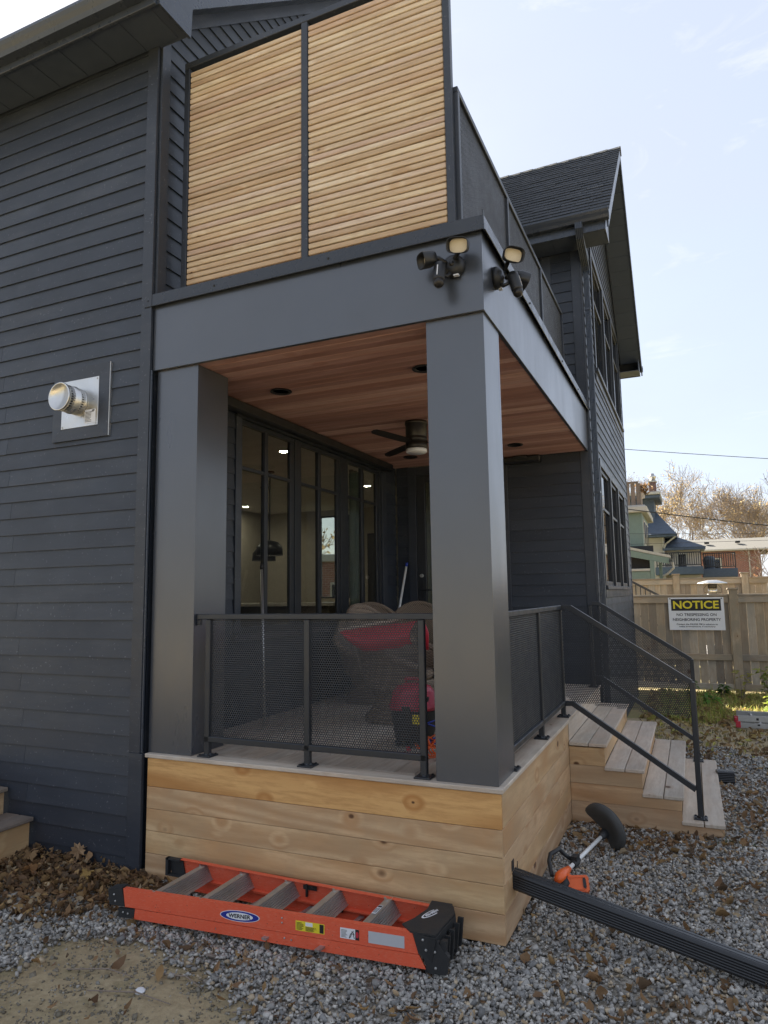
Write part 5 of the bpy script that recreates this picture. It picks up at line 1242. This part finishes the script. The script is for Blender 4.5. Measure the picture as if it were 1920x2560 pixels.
sg = thing('notice_sign', 'white notice sign with yellow lettering on a black band nailed to the fence', 'sign', (1.063, 10.46, 1.41))
SW, SH = .948, .605; s0 = Vector((1.063, 10.462, 1.410)); 
bx('panel', sg, WHT, s0.x-SW/2, s0.x+SW/2, 10.456, 10.4635, s0.z-SH/2, s0.z+SH/2, .001)
bx('header_band', sg, BLK, s0.x-.425, s0.x+.425, 10.4545, 10.4558, s0.z+.055, s0.z+.275, 0)
t1 = text('lettering', sg, 'NOTICE', .2, YEL, (s0.x, 10.4538, s0.z+.166), (1, 0, 0), (0, 0, 1), .78, .148, bold=.005)
text('lettering', sg, 'NO TRESPESSING ON', .06, BLK, (s0.x, 10.4552, s0.z-.018), (1, 0, 0), (0, 0, 1), .68, .052, bold=.0012)
text('lettering', sg, 'NEIGHBORING PROPERTY', .06, BLK, (s0.x, 10.4552, s0.z-.108), (1, 0, 0), (0, 0, 1), .82, .052, bold=.0012)
text('lettering', sg, 'Contact the INLINE PM in advance to', .03, BLK, (s0.x, 10.4552, s0.z-.194), (1, 0, 0), (0, 0, 1), .70, .032, bold=.0006)
text('lettering', sg, 'make arrangements if necessary', .03, BLK, (s0.x, 10.4552, s0.z-.240), (1, 0, 0), (0, 0, 1), .62, .032, bold=.0006)
for sx in (-1, 1): b = B(); b.lathe([(.012, 0), (.009, .004), (0, .006)], (s0.x+sx*.44, 10.4555, s0.z+.28), (0, -1, 0), 10); b.make('screw', DARKBR, sg)
# patio heater between the fences
ht = thing('patio_heater', 'patio heater with silver mushroom reflector standing between the two fences', 'heater', (1.42, 12.5, 0))
b = B(); b.lathe([(.02, 2.055), (.10, 2.052), (.28, 2.0), (.30, 1.975), (.29, 1.975), (.1, 2.035)], (1.42, 12.5, 0), n=28); b.make('reflector', STEEL, ht, True)
b = B(); b.lathe([(.085, 1.88), (.095, 1.97), (.05, 2.03)], (1.42, 12.5, 0), n=20); b.make('burner', DARKBR, ht, True)
b = B(); b.lathe([(.09, 1.78), (.09, 1.87)], (1.42, 12.5, 0), n=20); b.make('emitter', STEEL, ht, True)
b = B(); b.lathe([(.12, 1.70), (.12, 1.76), (.03, 1.765), (.03, .7), (.2, .69), (.22, .05), (.22, .0)], (1.42, 12.5, 0), n=20); b.make('pole', DARKBR, ht, True)
b = B(); 
for s_ in (-1, 1): b.tube([(1.42+s_*.1, 12.44, 1.78), (1.42+s_*.17, 12.44, 1.80), (1.42+s_*.17, 12.44, 1.88), (1.42+s_*.11, 12.46, 1.95)], .005, 6)
b.make('guard_wire', DARKBR, ht)
nrl = thing('neighbour_railing', 'thin black stair railing showing above the fence beside the house corner', 'railing', (0, 13, 0))
b = B(); b.bar((-.9, 13, 2.45), (.35, 13, 1.73), .05, .05); b.bar((-.9, 13, 1.75), (.35, 13, 1.03), .04, .04); b.make('rails', METAL, nrl)
for i in range(12): x = -.85+i*.1; z = 2.45-(x+.9)*.576; bx('baluster', nrl, METAL, x-.01, x+.01, 12.99, 13.01, z-.68, z-.02, 0)

# ================================================================ WEEDS AND GRASS
def blades(px, py, h, cols, lean=.5, w=.006):
    n = len(px); a = rng.uniform(0, 2*pi, n); l = rng.uniform(.1, lean, n)*h; dx, dy = np.cos(a), np.sin(a); wx, wy = -dy*w, dx*w
    z0 = np.full(n, -.03)
    V = np.stack([np.stack([px-wx, py-wy, z0], 1), np.stack([px+wx, py+wy, z0], 1), np.stack([px+dx*l*.4+wx*.7, py+dy*l*.4+wy*.7, z0+h*.6], 1), np.stack([px+dx*l*.4-wx*.7, py+dy*l*.4-wy*.7, z0+h*.6], 1), np.stack([px+dx*l-wx*.1, py+dy*l-wy*.1, z0+h], 1), np.stack([px+dx*l+wx*.1, py+dy*l+wy*.1, z0+h], 1)], 1).reshape(-1, 3)
    f = np.array([(0, 1, 2, 3), (3, 2, 5, 4)]); c = np.array(cols)[rng.integers(0, len(cols), n)]*rng.uniform(.7, 1.3, (n, 1))
    return V, (f[None]+(np.arange(n)*6)[:, None, None]).reshape(-1, 4), np.repeat(c, 6, 0)
GG = [(.20, .30, .06), (.34, .38, .08), (.48, .43, .12), (.52, .43, .18), (.42, .42, .10)]  # yellows lifted to carry sunlight that barely reaches the strip
px, py = sample(34000, .4, 5, 6.9, 10.4, lambda x, y: (.25+.75*(edge_noise(x*1.3, y*1.3) > .0))*(y > 7.3+.3*np.sin(x*5))*in_view(x, y))
V, Fc, Cc = blades(px, py, rng.gamma(4, .016, len(px)), GG, 1.1); cloud_mesh('grass', V, Fc, GRASSM, Cc, 'stuff', 'yellowing grass and weeds before the fence, lightened in colour to look sunlit', 'grass')
px, py = sample(9000, .4, 4, 4.4, 7.4, lambda x, y: (edge_noise(x*1.6, y*1.6) > .03)*in_view(x, y)*.8)
V, Fc, Cc = blades(px, py, rng.gamma(5, .009, len(px)), [(.07, .10, .03), (.10, .12, .04), (.16, .13, .07)], .9, .004); cloud_mesh('yard_grass', V, Fc, GRASSM, Cc, 'stuff', 'short thin grass growing on the shaded earth of the yard', 'grass')
px, py = sample(600, 1.0, 1.5, 1.95, 2.3, lambda x, y: np.exp(-((x-1.18)/.12)**2-((y-2.1)/.06)**2))
V, Fc, Cc = blades(px, py, rng.gamma(5, .009, len(px)), [(.07, .11, .03), (.10, .12, .04)], .9, .003); cloud_mesh('stair_weeds', V, Fc, GRASSM, Cc, 'stuff', 'small green weeds at the foot of the stair side', 'weeds')
def weed(x, y, h, n, label, cols, ls=.11, seed=1):
    r = np.random.default_rng(seed); t = thing('weed', label, 'plant', (x, y, 0)); b = B(); V_ = []; F_ = []; C_ = []
    for s_ in range(3):
        top = Vector((x+r.uniform(-.1, .1), y+r.uniform(-.1, .1), h*r.uniform(.75, 1))); base = Vector((x+r.uniform(-.03, .03), y, -.03)); mid = (base+top)/2+Vector((r.uniform(-.05, .05), 0, 0)); b.tube([base, mid, top], [.006, .005, .002], 5)
        for i in range(n):
            f_ = r.uniform(.25, 1); p0 = base.lerp(top, f_); a = r.uniform(0, 2*pi); l = ls*r.uniform(.6, 1.3); d = Vector((cos(a), sin(a), r.uniform(-.4, .6))).normalized(); s2 = d.cross(Vector((0, 0, 1))).normalized()*l*.2
            o = len(V_); V_ += [p0, p0+d*l*.5+s2, p0+d*l+Vector((0, 0, -l*.25)), p0+d*l*.5-s2]; F_.append((o, o+1, o+2, o+3)); C_ += [np.array(cols[r.integers(0, len(cols))])*r.uniform(.7, 1.3)]*4
    b.make('stem', BARK2, t); cloud_mesh('leaves', np.array([tuple(v) for v in V_]), np.array(F_), GRASSM, np.array(C_), 'stuff', None, None, t, (x, y, h/2))
YG = [(.22, .30, .05), (.32, .36, .06), (.40, .40, .10)]
weed(2.06, 9.5, .68, 16, 'tallest yellow green weed at the right edge before the fence', YG, .13, 1); weed(1.70, 9.6, .52, 12, 'thin yellow leaved weed just right of the fence post', [(.45, .40, .12), (.36, .34, .08)], .12, 2)
weed(1.18, 8.75, .22, 14, 'low bright green weed clump in the sunlit strip', [(.12, .26, .04), (.16, .30, .05)], .13, 3); weed(1.35, 9.9, .2, 12, 'dark green weed clump close to the fence foot left of the post', [(.07, .15, .03)], .12, 4)
weed(2.0, 8.3, .3, 14, 'yellowing weed behind the aluminium ladder', YG, .14, 5); weed(.9, 9.5, .35, 12, 'small green vine plant low on the fence boards', [(.06, .13, .03), (.09, .17, .04)], .1, 6)

# ================================================================ HOUSES BEHIND
gh = thing('green_house', 'sage green house with cream eaves and a wooden roof deck behind the fences', 'house', (-2.5, 32, 0))
bx('wall', gh, GREENP, -6, -.87, 30, 35.2, 0, 5.45, .01)
bx('cornice', gh, CREAM, -6.1, -.62, 29.7, 35.6, 5.46, 5.74, .03); bx('roof', gh, CONC, -6, -.7, 29.8, 35.5, 5.745, 5.80, .01)
for y in (30.7, 32.0, 33.3): wf = bx('window', gh, CREAM, -.88, -.83, y, y+1.0, 3.95, 5.2, .01); bx('pane', wf, GLASSD, -.85, -.825, y+.1, y+.9, 4.05, 5.1, 0)
bx('belt_trim', gh, CREAM, -.88, -.82, 29.97, 35.25, 3.75, 3.86, .01)
for i in range(7): x = -2.5+i*.24; bx('deck_board', gh, OLDW, x, x+.19, 30.1, 30.13, 5.85, 6.85, .01)
for i in range(10): y = 30.15+i*.3; bx('deck_board', gh, OLDW, -.99, -.96, y, y+.24, 5.85, 6.75, .01)
bx('deck_rail', gh, OLDW, -2.6, -.95, 30.05, 30.2, 6.86, 6.95, .01); bx('deck_rail', gh, OLDW, -1.03, -.93, 30.2, 33.2, 6.76, 6.86, .01); bx('deck_post', gh, OLDW, -1.05, -.93, 30.02, 30.14, 5.8, 6.86, .01)
b = B(); b.prism([(-3, 29, 4.1), (.25, 29, 3.29), (.25, 29, 3.40), (-3, 29, 4.22)], (0, 0, 0), (0, .97, 0)); b.make('porch_roof', CREAM, gh)
b = B(); b.prism([(-3, 29.02, 3.75), (.2, 29.02, 3.02), (.22, 29.02, 3.28), (-3, 29.02, 4.08)], (0, 0, 0), (0, .1, 0)); b.make('porch_beam', GREENP, gh)
bx('porch_post', gh, GREENP, -.60, -.42, 29.02, 29.2, 0, 3.2, .01); bx('porch_post', gh, GREENP, -.26, -.12, 29.7, 29.86, 0, 3.1, .01)
bx('porch_wall', gh, GREENP, -3, -.6, 29.05, 29.15, 0, 2.72, .01); bx('porch_wall_cap', gh, CREAM, -3, -.6, 29.0, 29.2, 2.73, 2.84, .01); bx('porch_shade', gh, BLK, -3, -.45, 29.8, 29.9, 1.8, 3.9, 0)  # black panel painted as the shade inside the porch
gutter('porch_gutter', .2, .33, 29, 3.1, gh); b = B(); b.tube([(.33, 29.4, 3.1), (.36, 29.4, 2.85), (.1, 29.5, 2.6), (-.1, 29.6, 2.5)], .05, 8); b.make('porch_downspout', CREAM, gh)
pot = thing('roof_plant', 'brown dried potted plant on the corner of the wooden roof deck', 'plant', (-.9, 30.6, 6.3))
b = B(); b.lathe([(.12, 0), (.16, .25), (.0, .26)], (-.85, 30.7, 6.2), n=10); b.make('pot', BEIGE, pot); n_l = 160; V, Fc, Cc = leaves(rng.normal(-.80, .14, n_l), rng.normal(30.7, .15, n_l), rng.uniform(6.35, 6.85, n_l), np.full(n_l, .14), LC, LW_, 0.); cloud_mesh('leaves', V, Fc, LEAF, Cc, 'stuff', None, None, pot, (-.8, 30.7, 6.5))
bh = thing('slate_house', 'blue grey slate roofed house with a chimney behind the green house', 'house', (-1, 43, 0))
bx('wall', bh, BEIGE, -6, -.28, 40.6, 47, 0, 5.1, .01)
b = B(); b.prism([(-6, 39.6, 5.0), (.42, 39.6, 5.0), (.42, 39.6, 5.12), (-6, 39.6, 5.12)], (0, 0, 0), (0, 8.4, 0)); b.make('eave_soffit', NAVY, bh)
b = B(); b.add([(-6.4, 39.5, 5.13), (.45, 39.5, 5.13), (.45, 48, 5.13), (-6.4, 48, 5.13), (-4.5, 42.4, 7.0), (-.9, 42.4, 7.0), (-.9, 45, 7.0), (-4.5, 45, 7.0)], [(0, 1, 5, 4), (1, 2, 6, 5), (2, 3, 7, 6), (3, 0, 4, 7), (4, 5, 6, 7)]); b.make('roof', NAVY, bh)
bx('dormer_wall', bh, NAVY, -2.6, -.75, 41.2, 44, 5.2, 7.5, .01); bx('dormer_cornice', bh, NAVY, -2.9, -.37, 40.4, 44.4, 7.42, 7.62, .03); bx('dormer_roof', bh, CREAM, -2.95, -.33, 40.3, 44.5, 7.625, 7.80, .03)
ch = bx('chimney', bh, BRICKD, -.95, -.55, 40.6, 41.2, 7.81, 8.42, .01); bx('chimney_cap', ch, CONC, -1.0, -.5, 40.55, 41.25, 8.425, 8.5, .01); b = B(); b.lathe([(.17, 0), (.17, .2), (.24, .22), (.24, .32), (.15, .34), (.12, .48), (.0, .5)], (-.75, 40.9, 8.5), n=14); b.make('flue', STEEL, ch, True)
b = B(); b.tube([(-.35, 40.5, 5.0), (-.35, 40.52, 4.2), (-.35, 40.55, 2)], .06, 6); b.tube([(.38, 39.7, 5.0), (-.2, 40.3, 4.6), (-.33, 40.5, 4.3)], .05, 6); b.make('downpipe', CREAM, bh)
bx('back_addition', bh, BEIGE, -.27, 1.62, 41, 46, 0, 4.3, .01)
b = B(); b.add([(-.4, 40.4, 4.38), (1.95, 40.4, 4.38), (1.95, 46, 4.38), (-.4, 46, 4.38), (-.3, 42, 5.1), (.45, 42, 5.1), (.45, 45, 5.1), (-.3, 45, 5.1)], [(0, 1, 5, 4), (1, 2, 6, 5), (2, 3, 7, 6), (3, 0, 4, 7), (4, 5, 6, 7)]); b.make('addition_roof', NAVY, bh); bx('addition_fascia', bh, NAVY, -.4, 1.93, 40.42, 40.55, 4.22, 4.37, .01)
df = bx('balcony_door', bh, CREAM, .35, .95, 40.96, 41.0, 2.9, 4.1, .01); bx('pane', df, GLASSD, .45, .85, 40.94, 40.955, 3.0, 4.0, 0); bx('wall_lamp', bh, BLK, .02, .12, 40.85, 40.98, 3.75, 4.0, .01)
def rail_bal(name, label, x0, x1, y, z0, z1, base):
    t = thing(name, label, 'balcony', ((x0+x1)/2, y, z0)); bx('platform', t, NAVY, x0-.1, x1+.1, y-.05, y+1.9, base, z0-.001, .02); bx('top_rail', t, BLK, x0, x1, y, y+.05, z1-.06, z1, .005); bx('bottom_rail', t, BLK, x0, x1, y, y+.05, z0+.08, z0+.13, .005)
    n = int((x1-x0)/.115)
    for i in range(n+1): x = x0+(x1-x0)*i/n; bx('baluster', t, BLK, x-.020, x+.020, y+.005, y+.045, z0+.131, z1-.061, 0)
    for x in (x0, (x0+x1)/2, x1): bx('post', t, BLK, x-.03, x+.03, y-.01, y+.06, z0, z1+.02, .005)
    for s in (x0, x1): bx('side_rail', t, BLK, s-.02, s+.02, y+.06, y+1.8, z1-.05, z1, .005)
    return t
rail_bal('balcony', 'black railed balcony in front of the white door behind the fences', -.7, 1.62, 39, 3.19, 4.03, 2.75); rail_bal('balcony', 'black railed balcony with dark grill before the brick house', 1.80, 3.45, 41, 3.1, 4.02, 2.60)
g_ = thing('covered_grill', 'dark covered barbecue grill on the right balcony', 'grill', (2.05, 41.8, 3.1)); b = B(); b.lathe([(.30, 0), (.34, .4), (.36, .55), (.25, .75), (.0, .8)], (2.1, 41.9, 3.1), n=12); b.make('cover', NAVY, g_); bx('side_shelf', g_, NAVY, 2.38, 2.7, 41.7, 42.0, 3.5, 3.56, .01)
kh = thing('brick_house', 'low red brick house with tan shingle roof at the right behind the balconies', 'house', (4, 58, 0))
bx('wall', kh, BRICK, 1.2, 6.0, 55.5, 62, 0, 4.9, .01)
b = B(); b.prism([(.8, 55, 4.93), (.8, 59, 6.0), (.8, 63, 4.93), (.8, 63, 4.8), (.8, 55, 4.8)], (0, 0, 0), (7.2, 0, 0)); b.make('roof', TANROOF, kh); bx('gutter', kh, CREAM, .8, 8, 54.85, 54.99, 4.82, 4.95, .02)
b = B(); b.tube([(5.2, 55.4, 4.8), (5.2, 55.4, 1)], .05, 6); b.make('downpipe', CREAM, kh); wf = bx('window', kh, CREAM, 2.2, 3.3, 55.42, 55.49, 2.2, 4.3, .01); bx('pane', wf, GLASSD, 2.3, 3.2, 55.40, 55.415, 2.3, 4.2, 0)
for x in (2.2, 4.4): bx('roof_vent', kh, BLK, x, x+.35, 56.6, 57, 5.5, 5.66, .02)
nb = thing('red_brick_garage', 'red brick garage with pale coping seen through the kitchen window', 'garage', (-10, 18, 0))
bx('wall', nb, BRICK, -16, -5, 17, 20, 0, 3.0, .01); bx('coping', nb, CONC, -16.1, -4.9, 16.9, 20.1, 3.001, 3.25, .02)
for x in (-12.5, -10.2): wf = bx('window', nb, CREAM, x, x+1.0, 16.96, 16.995, 1.2, 2.3, .01); bx('pane', wf, GLASSD, x+.08, x+.92, 16.945, 16.955, 1.28, 2.22, 0)

# ================================================================ TREES, WIRES
def tree(label, x, y, h, seed, lean=0., cols=None, nleaf=1500, spread=.5, trunk=.22, leafsz=.26, bark=BARK, lvl=5, z0=0., rmin=.022, group='autumn trees beyond the houses'):
    r = np.random.default_rng(seed); b = B(); tips = []
    def grow(p, d, l, rad, level):
        n = 4; pts = [p]; dd = d
        for i in range(n):
            dd = (dd+Vector(r.normal(0, .10, 3))+Vector((0, 0, .03))).normalized(); pts.append(pts[-1]+dd*l/n)
        b.tube(pts, [max(rmin, rad*(1-.45*i/n)) for i in range(n+1)], 6 if level < 2 else (4 if level < 4 else 3), cap=False)
        if level >= 2: tips.extend(pts[2:])
        if level >= lvl: return
        k = 2 if level == 0 else (3 if r.random() < .65 else 2)
        for i in range(k+(level > 0)):
            a = r.uniform(0, 2*pi); t = r.uniform(.45, 1) if i else 1
            u = dd.orthogonal().normalized(); v = dd.cross(u); nd = (dd*.75+(u*cos(a)+v*sin(a))*r.uniform(spread*.6, spread*1.5)+Vector((0, 0, .12))).normalized()
            grow(pts[min(n, max(1, int(round(t*n))))], nd, l*r.uniform(.62, .82), rad*.55*(.8 if i else 1), level+1)
    t = thing('autumn_tree', label, 'tree', (x, y, z0), group)
    grow(Vector((x, y, z0)), Vector((lean, 0, 1)).normalized(), h*.30, trunk, 0)
    b.make('trunk', bark, t)
    if nleaf:
        T = np.array([tuple(q) for q in tips]); cen = T[r.integers(0, len(T), 60)]
        pick = T[r.integers(0, len(T), nleaf*3)]; dmin = np.min(np.linalg.norm(pick[:, None]-cen[None, :40], axis=2), 1); pick = pick[np.argsort(dmin+r.uniform(0, 1.2, len(dmin)))[:nleaf]]
        pick = pick+r.normal(0, .22, pick.shape); n = len(pick)
        V, Fc, Cc = leaves(pick[:, 0], pick[:, 1], pick[:, 2], r.uniform(.6, 1.2, n)*leafsz, cols, [1]*len(cols), 0., .2, .7)
        cloud_mesh('crown', V, Fc, CROWN, Cc, 'stuff', None, None, t, (x, y, z0+h*.7))
YC = [(.48, .33, .14), (.46, .36, .18), (.40, .29, .15), (.52, .42, .22), (.34, .26, .16)]
BC = [(.20, .145, .08), (.23, .17, .08), (.15, .11, .06)]
tree('bare autumn tree furthest left behind the chimney of the blue roof', -3.4, 70, 17.0, 11, 0, BC, 467, .6, .25, .14, BARK, 6, 0, .013)
tree('tall autumn tree with golden leaves right of the chimney', .9, 72, 17.0, 12, -.05, YC, 1776, .62, .28, .14, BARK, 6, 0, .013)
tree('thin golden autumn tree between the tall one and the middle of the row', 3.0, 76, 15.5, 13, -.05, YC, 1215, .6, .22, .14, BARK, 6, 0, .013)
tree('slender bare topped autumn tree in the middle of the row', 5.0, 78, 15.0, 24, 0, YC, 748, .55, .2, .14, BARK, 6, 0, .013)
tree('autumn tree with bare spreading top right of the middle', 7.2, 77, 14.6, 15, .02, YC, 748, .55, .2, .14, BARK, 6, 0, .013)
tree('golden autumn tree at the right edge of the picture', 9.4, 76, 14.2, 26, 0, YC, 1402, .55, .22, .14, BARK, 6, 0, .013)
tree('autumn tree partly hidden behind the slate roof', -1.2, 80, 16.0, 18, 0, YC, 841, .6, .24, .14, BARK, 6, 0, .013)
tree('small bare pinkish tree rising behind the second fence at the right edge', 3.35, 20, 3.6, 21, -.25, [(.25, .13, .07)], 40, .6, .07, .1, BARK2, 5, 0, .007, 'bare small trees')
for i, (x, y, h) in enumerate(((-7.5, 25, 8.5), (-12, 27, 9.5), (-16, 24, 8.5))): tree(('bare tree seen through the kitchen window, nearest the house', 'tallest bare tree beyond the brick garage', 'bare tree furthest left beyond the brick garage')[i], x, y, h, 30+i, 0, BC, 200, .55, .2, .2, BARK, 5, 0, .012, 'bare trees beyond the garage')
# trees and a neighbour's garage to the right of the yard, mirrored in glass and polished cladding
def cable(label, p0, p1, sag, r=.012):
    p0, p1 = Vector(p0), Vector(p1); pts = [p0.lerp(p1, i/16)+Vector((0, 0, -sag*4*(i/16)*(1-i/16))) for i in range(17)]
    b = B(); b.tube(pts, r, 5); tag(b.make('overhead_cable', WIRE), label, 'cable', 'overhead cables')
cable('highest overhead cable crossing the open sky', (-14, 25, 10.1), (16, 25, 4.9), .35, .012)
cable('thick sagging overhead cable crossing in front of the trees', (-14, 25, 8.1), (16, 25, 2.35), .55, .020)
cable('thin overhead cable just above the white balcony door', (-14, 26, 3.95), (16, 26, 3.6), .05, .007)
cable('thin overhead cable over the brick house roof', (-14, 27, 5.2), (16, 27, 3.7), .3, .007)
bird = B(); bx_, by__, bz_ = 3.30, 20, 5.196
bird.tube([(bx_-.03, by__, bz_), (bx_, by__, bz_+.004), (bx_+.035, by__, bz_+.002)], [.004, .012, .003], 6); bird.grid([[(bx_-.01, by__, bz_), (bx_+.01, by__, bz_)], [(bx_-.025, by__-.05, bz_+.03), (bx_-.01, by__-.05, bz_+.03)]]); bird.grid([[(bx_-.01, by__, bz_), (bx_+.01, by__, bz_)], [(bx_-.025, by__+.05, bz_+.025), (bx_-.01, by__+.05, bz_+.025)]])
tag(bird.make('bird', BLK), 'tiny dark bird flying in the sky at the right edge', 'bird')
